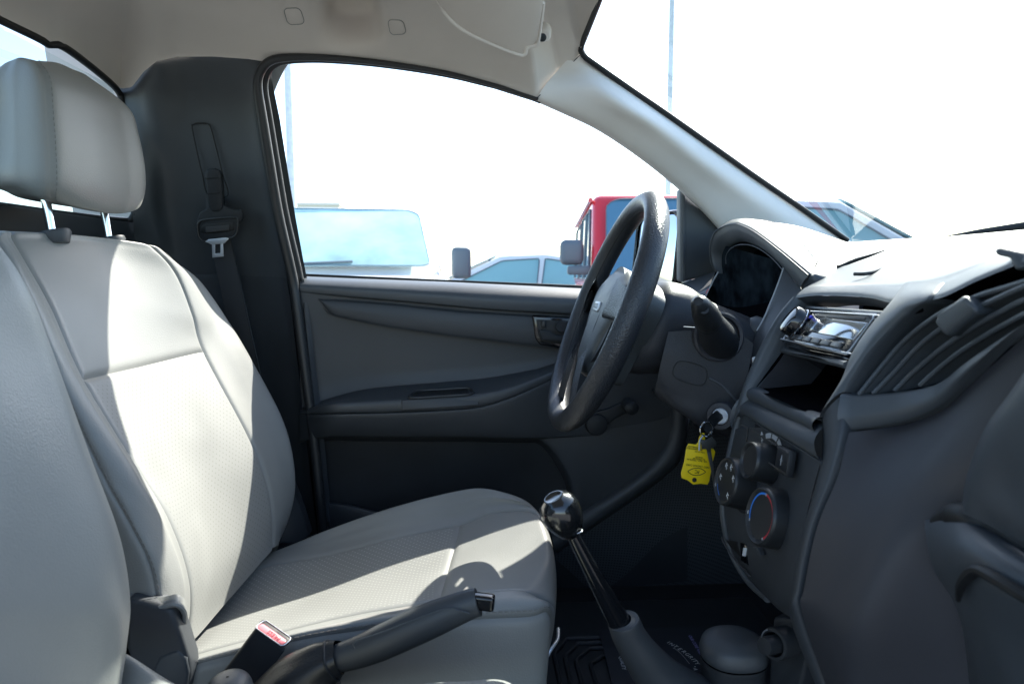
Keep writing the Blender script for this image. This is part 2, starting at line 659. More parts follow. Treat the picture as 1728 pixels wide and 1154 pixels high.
# ================================================================== cab shell
cab = thing("truck_cab", "pale headliner, dark pillar trim and windscreen surround of the truck cab", "truck cab", (0.2, 0.75, 0.55))

# --- headliner: edge traced round the openings, rolling up into the flat roof
edge = [(-190, -60, .90), (-60, -1, .96), (0, 30, 1.02), (70, 64, 1.10), (84, 75, 1.12), (108, 76, 1.14), (150, 105, 1.22), (190, 137, 1.32),
        (204, 150, 1.36), (222, 148, 1.385), (243, 121, 1.40), (264, 104, 1.41), (300, 96, 1.415), (360, 96, 1.415), (417, 100, 1.415), (444, 104, 1.41),
        (480, 98, 1.405), (549, 99, 1.405), (643, 107, 1.405), (747, 124, 1.405), (834, 145, 1.40), (880, 159.5, 1.39), (906, 167, 1.385),
        (940, 130, 1.34), (978, 92, 1.28), (983, 70, 1.25), (1012, -5, 1.10), (1050, -110, .95), (1085, -230, .80)]
E = PT(edge)
E = np.concatenate([[[E[0][0], .02, E[0][2] - .01], [E[0][0], .45, E[0][2]]], E])
dd = np.r_[0, np.cumsum(np.linalg.norm(np.diff(E, axis=0), axis=1))]
NU = 380
sE = np.linspace(0, dd[-1], NU)
E2 = np.stack([np.interp(sE, dd, E[:, k]) for k in range(3)], 1)
ZR = 1.30 + 0.462
core = np.stack([np.clip(E2[:, 0] * 0.55 - 0.05, -0.42, 0.10), np.clip(E2[:, 1] - 0.42, 0.35, 0.95), np.full(NU, ZR)], 1)
rows = []
for k in np.linspace(0, 1, 84):
    a = k
    zz = E2[:, 2] + (core[:, 2] - E2[:, 2]) * (1 - (1 - a) ** 2.6)
    xy = E2[:, :2] + (core[:, :2] - E2[:, :2]) * (a ** 1.25)
    rows.append(np.column_stack([xy, zz]))
G = np.array(rows)
HP = np.zeros(G.shape[:2] + (2,))
for j in range(G.shape[0]):
    for i in range(G.shape[1]):
        HP[j, i] = pix(G[j, i])
# oblong hand-hold recess pressed up into the headliner
q = (np.abs((HP[..., 0] - 590 - 0.10 * (HP[..., 1] - 35)) / 47.0) ** 3.2 + np.abs((HP[..., 1] - 34) / 38.0) ** 3.2)
dent = 1 / (1 + np.maximum(q, 0) ** 3.0)
dent[HP[..., 1] < -60] = 0
G = G + dent[..., None] * np.array([0, 0.040, 0.055])
part("headliner", gridgeo(G), M['headliner'], cab, smooth=60)


def on_liner(px, py):
    k = np.argmin(((HP - np.array([px, py])) ** 2).sum(2))
    j, i = divmod(k, G.shape[1])
    N = normals(G)[j, i]
    p = G[j, i]
    if N @ (CAM - p) < 0:
        N = -N
    return p, N


def on_plane(px, py, p, N, lift=0.0):
    d = FW + RT * ((px - 864.0) / FPX) + UP * ((577.0 - py) / FPX)
    return CAM + d * (((p - CAM) @ N) / (d @ N)) + N * lift


for q4 in ([(478, 14), (506, 13), (515, 40), (486, 42)], [(654, 33), (680, 34), (686, 57), (659, 59)]):
    c = np.array(q4, float)
    p, N = on_liner(*c.mean(0))
    rr = rrect(0, 0, 1, 1, .28, 6)
    px_ = [c[0] * (1 - s) * (1 - t) + c[1] * s * (1 - t) + c[2] * s * t + c[3] * (1 - s) * t for s, t in rr]
    part("screw_cap", slab(np.array([on_plane(x, y, p, N, .0008) for x, y in px_]), -N * .004, .0006, 2), M['headliner'], cab)
    part("cap_groove", tube(np.array([on_plane(x, y, p, N, .0009) for x, y in px_]), .0006, 5, 64, True), M['leather'], cab)
flat = np.array([(-0.62, -0.02, ZR + .004), (0.16, -0.02, ZR + .004), (0.16, .97, ZR + .004), (-0.62, .97, ZR + .004)])
part("roof_skin", (np.array([(-0.82, -0.02, ZR + .045), (0.20, -0.02, ZR + .045), (0.20, 1.39, ZR + .045), (-0.82, 1.39, ZR + .045)]), [(0, 1, 2, 3)]), M['truckpaint'], cab, smooth=0)
part("headliner_centre", (flat, [(0, 1, 2, 3)]), M['headliner'], cab, smooth=0)


# --- black ceramic band and rubber round the rear window
rp = [(-190, -52, .905), (-60, 4, .965), (0, 34, 1.025), (66, 66, 1.10), (80, 75, 1.12), (104, 78, 1.14), (146, 107, 1.22), (186, 140, 1.32), (200, 156, 1.36), (207, 178, 1.37), (220, 290, 1.37), (227, 350, 1.37), (222, 368, 1.365), (208, 373, 1.355),
      (100, 361, 1.18), (0, 348, 1.03), (-120, 334, .88)]
rpw = PL(rp)
near_t, near_b = np.array([[rpw[0][0], .12, rpw[0][2] - .02], [rpw[0][0], .40, rpw[0][2] + .003]]), np.array([[rpw[-1][0], .45, rpw[-1][2]], [rpw[-1][0], .12, rpw[-1][2] + .01]])
rpw = np.concatenate([near_t, rpw, near_b])
part("rear_window_seal", tube(rpw, .006, 10, 200), M['black'], cab)
part("rear_window", (np.concatenate([near_t[:1], PL([(-190, -55, .91), (190, 146, 1.36), (226, 368, 1.375), (-120, 334, .885)]), near_b[1:]]), [(0, 1, 2, 3, 4, 5)]), M['windshield'], cab, smooth=0)
# --- panel under the rear window, wrapping the corner
rows = [[(-120, 336, .88), (0, 348, 1.03), (110, 362, 1.18), (200, 373, 1.33), (222, 374, 1.37)],
        [(-120, 350, .87), (0, 362, 1.02), (110, 376, 1.17), (200, 388, 1.32), (230, 390, 1.385)],
        [(-120, 520, .90), (0, 520, 1.04), (110, 520, 1.20), (200, 520, 1.35), (240, 520, 1.40)],
        [(-120, 1000, .92), (0, 1000, 1.06), (110, 1000, 1.22), (200, 1000, 1.36), (260, 1000, 1.41)]]
rows = [np.concatenate([[PL(r)[0] * [1, 0, 1] + [0, .02, 0]], PL(r)]) for r in rows]
part("rear_panel", loft(rows, 80, 24), M['plastic2'], cab)

# --- driver side B pillar trim
rows = [[(200, 142, 1.40), (219, 139, 1.42), (240, 112, 1.44), (262, 95, 1.445), (300, 87, 1.45), (370, 87, 1.45), (417, 91, 1.45), (446, 99, 1.445)],
        [(203, 152, 1.372), (222, 149, 1.392), (243, 122, 1.41), (264, 105, 1.418), (300, 97, 1.425), (370, 97, 1.425), (417, 101, 1.42), (446, 109, 1.415)],
        [(207, 176, 1.372), (232, 176, 1.405), (255, 176, 1.43), (320, 176, 1.445), (390, 178, 1.44), (425, 182, 1.43), (437, 186, 1.41)],
        [(218, 270, 1.372), (245, 268, 1.41), (275, 266, 1.44), (330, 266, 1.452), (400, 268, 1.445), (438, 271, 1.43), (450, 272, 1.41)],
        [(224, 360, 1.372), (255, 350, 1.415), (285, 345, 1.445), (345, 345, 1.455), (415, 350, 1.447), (450, 354, 1.43), (464, 356, 1.41)],
        [(226, 400, 1.385), (265, 405, 1.42), (300, 405, 1.45), (360, 405, 1.458), (425, 408, 1.45), (458, 410, 1.43), (473, 412, 1.41)],
        [(228, 464, 1.395), (270, 464, 1.425), (315, 463, 1.452), (365, 463, 1.46), (425, 466, 1.452), (470, 468, 1.43), (484, 470, 1.41)]]
part("pillar_trim", loft(rows, 60, 60), M['plastic'], cab, label="upper trim of the dark grey pillar behind the driver's door")
rows = [[(226, 458, 1.405), (270, 458, 1.435), (315, 457, 1.462), (365, 457, 1.470), (425, 460, 1.462), (470, 462, 1.440), (483, 464, 1.419)],
        [(228, 466, 1.397), (270, 466, 1.427), (315, 465, 1.454), (365, 465, 1.462), (425, 468, 1.454), (470, 470, 1.432), (484, 472, 1.411)],
        [(240, 520, 1.40), (280, 520, 1.43), (330, 520, 1.457), (380, 520, 1.465), (435, 522, 1.455), (478, 524, 1.432), (492, 525, 1.411)],
        [(300, 700, 1.40), (340, 700, 1.43), (380, 700, 1.457), (420, 700, 1.465), (468, 700, 1.455), (500, 700, 1.432), (512, 700, 1.411)],
        [(330, 1000, 1.40), (370, 1000, 1.43), (410, 1000, 1.457), (450, 1000, 1.465), (505, 1000, 1.455), (535, 1000, 1.432), (547, 1000, 1.411)]]
part("lower_pillar_trim", loft(rows, 50, 40), M['plastic2'], cab)
ps = np.array([(428, 150), (436, 200), (447, 272), (461, 356), (470, 412), (482, 470), (490, 525), (511, 700), (546, 1000)], float)
part("pillar_closing_strip", loft([[(x - 22, y, 1.462) for x, y in ps], [(x + 12, y, 1.437) for x, y in ps]], 50, 4), M['black'], cab)
# shoulder belt slot in the pillar
sl_o = [(324, 216), (326, 211), (332, 208.5), (346, 208.5), (352, 211), (356, 217), (366, 255), (376, 296), (384, 330), (352, 330), (341, 293), (332, 255)]
part("belt_slot_rim", tube(PT([(x, y, 1.4445) for x, y in sl_o]), .0013, 8, 120, True), M['black'], cab)
part("slot_edge", tube(PT([(349, 210, 1.4415), (354.5, 217, 1.4415), (364.5, 255, 1.4415), (373, 290, 1.4415)]), .0009, 6, 40), M['dash'], cab)

# --- door opening rubbers: two parallel rolls
s1 = [(546, 900, 1.40), (532, 760, 1.40), (517, 640, 1.40), (502, 520, 1.40), (493, 466, 1.40), (470, 365, 1.40), (455, 278, 1.40), (441, 191, 1.40), (435, 148, 1.40), (438, 125, 1.40), (452, 106, 1.40),
      (480, 98, 1.40), (549, 98, 1.40), (643, 106.5, 1.40), (747, 122.5, 1.40), (834, 144, 1.396), (880, 159, 1.388), (908, 168, 1.382)]
part("door_opening_seal", tube(PT(s1), [.0105, .0105, .0105, .0105, .0100, .0060, .0045, .003], 12, 200), M['rubber'], cab)
s2 = [(552, 900, 1.425), (538, 760, 1.425), (525, 640, 1.425), (511, 520, 1.425), (504, 466, 1.425), (481, 365, 1.425), (466, 278, 1.425), (452, 191, 1.425), (446, 150, 1.425), (449, 128, 1.425), (461, 111, 1.425),
      (486, 103, 1.425), (549, 102.5, 1.425), (643, 110.5, 1.425), (747, 126.5, 1.425), (834, 147, 1.42), (880, 161, 1.41), (912, 173, 1.40)]
part("inner_door_seal", tube(PT(s2), [.0095, .0095, .0095, .0095, .0085, .0050, .0040, .003], 12, 200), M['rubber'], cab)

# --- driver side A pillar trim
low = [(906, 165, 1.385), (960, 189, 1.40), (1010, 213, 1.41), (1060, 245, 1.42), (1105, 278, 1.425), (1150, 315, 1.43), (1190, 352, 1.43), (1225, 392, 1.43)]
mid = [(942, 128, 1.34), (1000, 150, 1.365), (1060, 190, 1.38), (1120, 230, 1.395), (1180, 277, 1.405), (1240, 322, 1.415), (1300, 365, 1.42), (1340, 400, 1.42)]
upp = [(978, 92, 1.285), (1000, 108, 1.295), (1060, 150, 1.315), (1120, 193, 1.338), (1190, 243, 1.36), (1270, 300, 1.385), (1350, 355, 1.405), (1432, 412, 1.42)]
Lw, Md, Up_ = arc(PT(low), 48), arc(PT(mid), 48), arc(PL(upp), 48)
m1 = Lw * .55 + Md * .45 + np.array([0, -.012, .006])
m2 = Md * .5 + Up_ * .5 + np.array([-.004, -.010, .006])
part("pillar_trim", loft([Lw + np.array([0, .03, .0]), Lw, m1, Md + np.array([-.004, -.012, .004]), m2, Up_, Up_ + np.array([.02, .01, .0])], 48, 28), M['pillar'], cab, label="pale sloping pillar trim beside the windscreen")
part("pillar_seam", tube(PT([(907, 165, 1.380), (925, 147, 1.358), (942, 130, 1.335), (978, 94, 1.279)]), .0008, 6, 30), M['dark'], cab)
part("pillar_skin", loft([Lw + np.array([0, .02, .004]), Md + np.array([.0, .03, .012]), Up_ + np.array([-.004, .018, .004])], 48, 10), M['truckpaint'], cab)
ws = [(1085, -230, .81), (1050, -110, .96), (1013, -5, 1.11), (984, 70, 1.255), (980, 84, 1.27), (987, 96, 1.283), (1003, 108, 1.29), (1063, 150, 1.31), (1123, 191, 1.333), (1194, 241, 1.355), (1273, 297, 1.38), (1353, 352, 1.40), (1430, 406, 1.415)]
part("windshield_seal", tube(PL(ws), .0055, 10, 120), M['black'], cab)
# windscreen
wt = PL([(976, 84, 1.30), (1012, -5, 1.12), (1090, -230, .82)]); wt = np.concatenate([wt, [[.235, .40, 1.755], [.21, .03, 1.74]]])
wb = PL([(1432, 411, 1.44), (1500, 404, 1.28), (1728, 386, .95)]); wb = np.concatenate([wb, [[.80, .45, 1.375], [.74, .03, 1.36]]])
wm = (arc(wt, 20) + arc(wb, 20)) / 2 + np.array([.03, 0, .03])
part("windshield", loft([arc(wt, 20), wm, arc(wb, 20)], 20, 12), M['windshield'], cab)
# --- body shell outside the trim: closes the cab to the light as the real sheet metal does
Yo = 1.50
sh = [PT([(x, y, Yo)])[0] for x, y in ((455, 470), (438, 365), (418, 250), (408, 160), (412, 100), (440, 84), (480, 76), (549, 76), (643, 85), (747, 102), (834, 124), (905, 147))]
rail = [np.array([p[0], min(p[1], 1.40), ZR + .045]) for p in sh]
rail = [np.array([min(max(p[0], -0.82), 0.20), 1.392, ZR + .044]) for p in sh]
part("roof_rail", loft([np.array(sh), np.array(rail)], 40, 3, False, False), M['truckpaint'], cab)
bp = list(PT([(455, 470, Yo), (438, 365, Yo), (418, 250, Yo), (408, 160, Yo), (412, 100, Yo)])) + [np.array([-.82, 1.392, ZR + .045]), np.array([-.82, Yo, 1.27])]
part("rear_quarter", (np.array(bp), [(0, 1, 2, 3, 4, 5, 6)]), M['truckpaint'], cab, smooth=0)
part("rear_bulkhead", (np.array([(-.82, -.05, .35), (-.82, 1.5, .35), (-.80, 1.5, 1.31), (-.80, -.05, 1.31)]), [(0, 1, 2, 3)]), M['truckpaint'], cab, smooth=0)
part("firewall", (np.array([(.80, -.05, .45), (.80, 1.47, .45), (.86, 1.47, 1.33), (.86, -.05, 1.33)]), [(0, 1, 2, 3)]), M['carpet'], cab, smooth=0)
part("bonnet", loft([np.array([(.84, -.05, 1.30), (.84, .7, 1.335), (.84, 1.45, 1.29)]), np.array([(1.5, -.1, 1.26), (1.5, .7, 1.30), (1.5, 1.5, 1.25)]), np.array([(2.0, -.1, 1.12), (2.0, .7, 1.16), (2.0, 1.5, 1.1)])], 16, 10), M['truckpaint'], cab)
part("wing", (np.array([(.80, 1.5, .4), (2.0, 1.5, .4), (2.0, 1.5, 1.1), (1.5, 1.5, 1.25), (.80, 1.5, 1.29)]), [(0, 1, 2, 3, 4)]), M['truckpaint'], cab, smooth=0)
# --- cab floor, tunnel and sill
part("cab_floor", (np.array([(-.82, .05, .615), (.82, .05, .615), (.82, 1.46, .615), (-.82, 1.46, .615)]), [(0, 1, 2, 3)]), M['carpet'], cab, smooth=0)
part("underbody", (np.array([(-.82, .0, .45), (.86, .0, .45), (.86, 1.5, .45), (-.82, 1.5, .45)]), [(0, 1, 2, 3)]), M['black'], cab, smooth=0)
tun = [np.array([(x, .84, .615), (x, .80, z - .03), (x, .74, z), (x, .60, z), (x, .54, z - .03), (x, .50, .615)]) for x, z in ((-.8, .80), (-.2, .80), (.2, .78), (.5, .78), (.82, .85))]
part("transmission_tunnel", loft(tun, 30, 24), M['carpet'], cab)
sill = [PL([(545, 960, 1.44), (760, 985, 1.44), (930, 1030, 1.44), (1180, 1045, 1.44)]), PL([(545, 985, 1.41), (760, 1010, 1.41), (930, 1050, 1.41), (1180, 1062, 1.41)]),
        PL([(545, 1050, 1.38), (760, 1060, 1.38), (930, 1072, 1.38), (1180, 1075, 1.38)])]
part("sill_trim", loft(sill, 30, 10), M['dark'], cab)
# mesh covered kick panel ahead of the door and the moulded edge of the opening
rows = [PL([(930, 935, 1.43), (990, 895, 1.43), (1060, 845, 1.43), (1115, 803, 1.43), (1150, 765, 1.43), (1165, 700, 1.43)]),
        PL([(1000, 1010, 1.44), (1070, 960, 1.44), (1140, 900, 1.44), (1200, 850, 1.44), (1240, 800, 1.44), (1255, 700, 1.44)]),
        PL([(980, 1090, 1.44), (1160, 1080, 1.44), (1320, 1050, 1.44), (1450, 960, 1.44), (1500, 860, 1.44), (1520, 700, 1.44)])]
part("kick_panel", loft(rows, 40, 20), M['kick'], cab)
rows = [PL([(930, 895, 1.425), (985, 852, 1.425), (1058, 806, 1.425), (1105, 764, 1.425), (1122, 725, 1.425), (1124, 660, 1.425)]),
        PL([(932, 908, 1.40), (988, 868, 1.40), (1062, 820, 1.40), (1114, 777, 1.40), (1136, 735, 1.40), (1140, 660, 1.40)]),
        PL([(936, 930, 1.40), (984, 894, 1.40), (1060, 842, 1.40), (1117, 800, 1.40), (1148, 760, 1.40), (1160, 660, 1.40)]),
        PL([(938, 936, 1.43), (986, 900, 1.43), (1063, 848, 1.43), (1121, 805, 1.43), (1154, 763, 1.43), (1166, 660, 1.43)])]
part("opening_edge", loft(rows, 60, 12), M['plastic2'], cab)

# ================================================================== driver's door
door = thing("driver_door", "dark grey driver's door trim with armrest, pull cup and wind-up window", "door", P(800, 700, 1.43))
X0, X1 = 503, 1160


def ln(pts, Y):
    return [(x, y, Y) for x, y in pts]


belt_t = [(505, 466), (600, 470), (760, 476), (985, 487), (1160, 494)]
belt_b = [(508, 494), (654, 506), (827, 522), (973, 530), (1160, 538)]
bt, bb = np.array(belt_t, float), np.array(belt_b, float)


def curve_at(c, xs):
    c = np.array(c, float)
    return np.interp(xs, c[:, 0], c[:, 1])


xs = np.linspace(506, 1160, 14)
yt, yb = curve_at(belt_t, xs), curve_at(belt_b, xs)
rows = [[(x, a - .5, 1.495) for x, a in zip(xs, yt)], [(x, a, 1.475) for x, a in zip(xs, yt)], [(x, a + 1.8, 1.448) for x, a in zip(xs, yt)],
        [(x, a + .22 * (b - a), 1.420) for x, a, b in zip(xs, yt, yb)], [(x, a + .55 * (b - a), 1.402) for x, a, b in zip(xs, yt, yb)],
        [(x, b - 2, 1.404) for x, a, b in zip(xs, yt, yb)], [(x, b, 1.412) for x, a, b in zip(xs, yt, yb)], [(x, b + 3, 1.43) for x, a, b in zip(xs, yt, yb)]]
part("upper_trim", loft(rows, 60, 40), M['dash'], door)
# main concave panel between the belt crease and the armrest ledge
led = [(505, 690), (537, 677), (619, 655), (702, 648), (810, 639), (897, 625), (938, 612), (1010, 585), (1080, 570), (1160, 560)]
yl = curve_at(led, xs)
rows = [[(x, b - 1, 1.424) for x, b in zip(xs, yb)], [(x, b + 10, 1.426) for x, b in zip(xs, yb)], [(x, b + .4 * (l - b), 1.440) for x, b, l in zip(xs, yb, yl)],
        [(x, b + .8 * (l - b), 1.446) for x, b, l in zip(xs, yb, yl)], [(x, l, 1.442) for x, l in zip(xs, yl)]]
rows = [[(506 if i == 0 else p[0], p[1], p[2] - (.018 if i == 0 else .006 if i == 1 else 0)) for i, p in enumerate(r)] for r in rows]
part("door_skin_panel", loft(rows, 60, 40), M['plastic'], door)
# insert band
tp = [(537, 504), (654, 513), (780, 526), (897, 533), (985, 537), (1100, 543)]
bo = [(537, 505), (548, 522), (563, 533), (654, 552), (758, 567), (910, 585), (985, 590), (1100, 594)]
xi = np.linspace(537, 1100, 26)
a, b = curve_at(tp, xi), curve_at(bo, xi)
rows = [[(x, p, 1.425) for x, p in zip(xi, a)], [(x, p + .04 * (q - p), 1.4165) for x, p, q in zip(xi, a, b)], [(x, p + .5 * (q - p), 1.413) for x, p, q in zip(xi, a, b)],
        [(x, q - .04 * (q - p), 1.4185) for x, p, q in zip(xi, a, b)], [(x, q, 1.434) for x, q in zip(xi, b)]]
part("insert_band", loft(rows, 70, 24), M['plastic2'], door)
part("insert_edge", tube(PL(ln(bo, 1.4215)), .0011, 6, 80), M['rubber'], door)
# handle bezel with bowl, lever and lock knob
hz = [(898, 532), (965, 536), (975, 560), (968, 588), (945, 587.5), (911, 582), (903, 570)]
part("handle_bezel", slab(PL(ln(hz, 1.4085)), (0, .02, 0), .004, 3), M['gloss'], door)
hin = [(905, 539), (962, 542), (970, 560), (963, 583), (914, 577), (908, 566)]
hb = part("handle_bowl", slab(PL(ln(hin, 1.4060)), (0, .003, 0), .001), M['black'], door)
part("lever", slab(PL(ln([(909, 556), (928, 558), (935, 564), (946, 567), (968, 568), (966, 579), (914, 574)], 1.399)), (0, .006, 0), .0025, 3), M['dark'], hb)
part("lock_knob", slab(PL(ln([(914, 541), (921, 540), (922, 553), (914, 553)], 1.397)), (0, .009, 0), .002, 3), M['rubber'], hb)
part("lever_pivot", lathe(P(947, 551, 1.400), (0, -1, 0), [(-.004, .0125), (.001, .0125), (.003, .0105), (.003, .001)], 24), M['dark'], hb)
# armrest: ledge, rolled lip and face down to the shut line
lip = [(505, 694), (540, 682), (619, 676), (677, 673), (750, 669), (808, 664), (870, 651), (931, 627), (1000, 600), (1160, 570)]
lin = [(505, 699), (525, 698), (674, 695), (755, 691), (810, 686), (880, 666), (931, 640), (1000, 608), (1160, 578)]
y1, y2 = curve_at(lip, xs), curve_at(lin, xs)
fade = np.interp(xs, [506, 545, 880, 1000, 1160], [.25, 1, 1, .45, .2])
rows = [[(x, l, 1.444) for x, l in zip(xs, yl)], [(x, l + .12 * (m - l) + .4, 1.432) for x, l, m in zip(xs, yl, y1)], [(x, l + .6 * (m - l), 1.434 - .045 * f) for x, l, m, f in zip(xs, yl, y1, fade)],
        [(x, m - 1, 1.430 - .072 * f) for x, m, f in zip(xs, y1, fade)], [(x, m + 1.5, 1.428 - .080 * f) for x, m, f in zip(xs, y1, fade)],
        [(x, m + .5 * (n_ - m), 1.428 - .083 * f) for x, m, n_, f in zip(xs, y1, y2, fade)], [(x, n_ - 1.0, 1.428 - .080 * f) for x, n_, f in zip(xs, y2, fade)], [(x, n_ + .8, 1.428 - .070 * f) for x, n_, f in zip(xs, y2, fade)]]
part("armrest", loft(rows, 80, 48), M['plastic'], door)
cup = [(677, 676), (690, 669), (706, 660), (790, 655), (806, 663), (808, 682), (750, 689), (678, 693)]
part("pull_cup", slab(PL([(x, y, 1.341 if y > 672 else 1.352) for x, y in [(677, 675), (808, 664), (808, 684), (678, 693)]]), (0, .012, 0), .0025, 3), M['plastic2'], door)
rim = [(690, 671), (708, 660), (790, 655), (800, 661), (796, 667), (750, 671)]
part("cup_rim", tube(np.array([P(x, y, Yv) for x, y, Yv in ((692, 671, 1.345), (706, 660, 1.378), (745, 657, 1.384), (788, 654.5, 1.384), (797, 660, 1.370), (794, 665, 1.350), (745, 668.5, 1.345))]), .0028, 8, 60, True), M['rubber'], door)
part("cup_well", slab(np.array([P(x, y, Yv) for x, y, Yv in ((695, 670, 1.347), (708, 660.5, 1.379), (787, 655.5, 1.384), (793, 664, 1.352))]), (0, 0.002, -.004), 0), M['black'], door)
# lower face, undercut, recessed pocket panel
und = [(505, 745), (549, 737), (700, 738), (792, 738), (890, 741), (940, 738), (1000, 735), (1160, 720)]
y3 = curve_at(und, xs)
rows = [[(x, n_ + .6, 1.428 - .068 * f) for x, n_, f in zip(xs, y2, fade)], [(x, n_ + 3, 1.428 - .079 * f) for x, n_, f in zip(xs, y2, fade)], [(x, n_ + .5 * (u - n_), 1.430 - .074 * f) for x, n_, u, f in zip(xs, y2, y3, fade)],
        [(x, u - 6, 1.430 - .062 * f) for x, u, f in zip(xs, y3, fade)], [(x, u, 1.430 - .050 * f) for x, u, f in zip(xs, y3, fade)], [(x, u + 2, 1.434 - .02 * f) for x, u, f in zip(xs, y3, fade)], [(x, u + 8, 1.445) for x, u in zip(xs, y3)]]
part("lower_face", loft(rows, 70, 40), M['plastic2'], door)
rows = [[(x, u + 4, 1.440) for x, u in zip(xs, y3)], [(x, u + 60, 1.446) for x, u in zip(xs, y3)], [(x, u + 110, 1.444) for x, u in zip(xs, y3)], [(x, u + 170, 1.440) for x, u in zip(xs, y3)], [(x, u + 260, 1.44) for x, u in zip(xs, y3)]]
part("pocket_back", loft(rows, 50, 30), M['dark'], door)
pk = [PL([(546, 846, 1.43), (580, 849, 1.42), (633, 862, 1.41), (720, 885, 1.40), (900, 920, 1.40)]), PL([(546, 850, 1.425), (580, 854, 1.410), (633, 867, 1.398), (720, 890, 1.39), (900, 925, 1.39)]),
      PL([(548, 870, 1.425), (580, 880, 1.408), (633, 900, 1.396), (720, 920, 1.388), (900, 955, 1.388)]), PL([(552, 960, 1.43), (580, 965, 1.42), (633, 970, 1.41), (720, 980, 1.40), (900, 1000, 1.40)])]
part("map_pocket", loft(pk, 40, 16), M['plastic2'], door)
rows = [PL([(884, 738, 1.445), (915, 755, 1.445), (938, 785, 1.445), (956, 825, 1.445), (962, 890, 1.445)]), PL([(892, 735, 1.412), (922, 752, 1.412), (946, 784, 1.412), (963, 825, 1.412), (968, 890, 1.412)]),
        PL([(905, 732, 1.400), (934, 752, 1.400), (958, 784, 1.402), (973, 825, 1.404), (976, 885, 1.404)]), PL([(1000, 728, 1.404), (1010, 760, 1.404), (1010, 790, 1.406), (995, 830, 1.408), (980, 875, 1.408)]),
        PL([(1150, 700, 1.41), (1140, 740, 1.41), (1100, 785, 1.412), (1040, 835, 1.414), (985, 870, 1.414)])]
part("lower_front_panel", loft(rows, 40, 30), M['plastic2'], door)
# left edge return of the trim
rows = [PL([(503, 468, 1.43), (508, 530, 1.43), (520, 640, 1.43), (530, 720, 1.43), (546, 880, 1.43)]), PL([(507, 469, 1.412), (513, 530, 1.412), (525, 640, 1.412), (534, 720, 1.412), (550, 880, 1.412)]), PL([(513, 471, 1.410), (522, 530, 1.414), (535, 640, 1.42), (545, 720, 1.42), (560, 880, 1.425)])]
part("trim_edge", loft(rows, 40, 8), M['plastic2'], door)
# window winder
wk = part("window_winder", lathe(P(1005, 714, 1.40), (0, -1, 0), [(-.02, .024), (.012, .0235), (.018, .021), (.020, .015), (.021, .001)], 28), M['dark'], door)
part("winder_arm", slab(np.array([P(x, y, 1.388) for x, y in ((998, 697), (1030, 688), (1062, 673), (1071, 680), (1068, 692), (1040, 706), (1020, 722), (1000, 728))]), (0, .010, 0), .004, 3), M['dark'], wk)
part("winder_grip", lathe(P(1061, 684, 1.375), (0, -1, 0), [(-.015, .013), (.022, .0145), (.030, .0135), (.033, .010), (.034, .001)], 24), M['dark'], wk)
# frame round the glass, waist strip, glass, outer skin
go = [(505, 474), (497, 440), (481, 365), (466, 278), (452, 191), (446, 150), (449, 128), (461, 109), (486, 101), (549, 100), (643, 108), (747, 124), (834, 145), (905, 170), (960, 192)]
gi = [(519, 474), (512, 440), (499, 368), (486, 290), (472, 200), (459, 137), (458, 120), (466, 110), (487, 105), (549, 104.5), (643, 112.5), (747, 129), (834, 150.5), (905, 173), (960, 194)]
rows = [PT(ln(go, 1.43)), PT(ln(gi, 1.442)), PT(ln(gi, 1.485)), PT(ln(go, 1.510))]
part("window_frame", loft([arc(r, 120, False) for r in rows], 120, 7, False, False), M['black'], door)
part("waist_strip", slab(np.array([P(x, y, 1.484) for x, y in ((514, 462), (985, 481.5), (1160, 489), (1160, 500), (985, 493), (514, 474))]), (0, .012, 0), .002), M['black'], door)
gl = [(505, 480), (480, 360), (450, 150), (455, 118), (487, 102), (549, 101), (643, 109), (747, 125), (834, 147), (905, 168), (960, 190), (1060, 246), (1150, 316), (1152, 500)]
part("window_glass", (PT(ln(gl, 1.482)), [tuple(range(len(gl)))]), M['glass'], door, smooth=0)
part("outer_skin", (np.array([P(455, 476, 1.515), P(800, 490, 1.515), P(1230, 502, 1.515), (.86, 1.515, 1.25), (.86, 1.515, .45), (-.82, 1.515, .45), (-.82, 1.515, 1.27)]), [tuple(range(7))]), M['truckpaint'], door, smooth=0)
# triangular mirror base cover
tr = [(1150, 316), (1160, 322), (1180, 343), (1203, 372), (1222, 395), (1222, 462), (1180, 469), (1150, 476)]
part("mirror_sail", slab(PL(ln(tr, 1.425)), (0, .04, 0), .006, 3, 50), M['plastic'], door)
part("sail_edge", tube(PL(ln([(1152, 315), (1152, 400), (1151, 475)], 1.424)), .0055, 8, 20), M['dash'], door)

# ================================================================== door mirror outside
mir = thing("door_mirror", "outside mirror in a black housing seen past the steering wheel rim", "door mirror", P(1120, 430, 1.62))
fm = Frame(P(1108, 424, 1.66), np.array([.36, -.93, 0]), np.array([0.09, 0.04, 1.0]))
hs = rrect(-.085, -.095, .085, .092, .03)
q0 = [fm.at(s, t, 0) for s, t in hs]
housing = loft([np.array([fm.at(s * k, t * k, h) for s, t in hs + hs[:1]]) for h, k in ((.006, .93), (.008, 1.0), (-.01, 1.06), (-.05, 1.04), (-.09, .8), (-.105, .4), (-.107, .02))], 60, 30)
part("housing", housing, M['gloss'], mir)
part("mirror_glass", fm.poly([(s * .93, t * .93) for s, t in hs], -.002, .004, .001), M['mirror'], mir)
part("mirror_arm", hull8([P(1135, 470, 1.60), P(1165, 470, 1.52), P(1165, 490, 1.52), P(1135, 492, 1.60)], [P(1150, 470, 1.66), P(1185, 470, 1.56), P(1185, 490, 1.56), P(1150, 492, 1.66)], .006, 3), M['gloss'], mir)

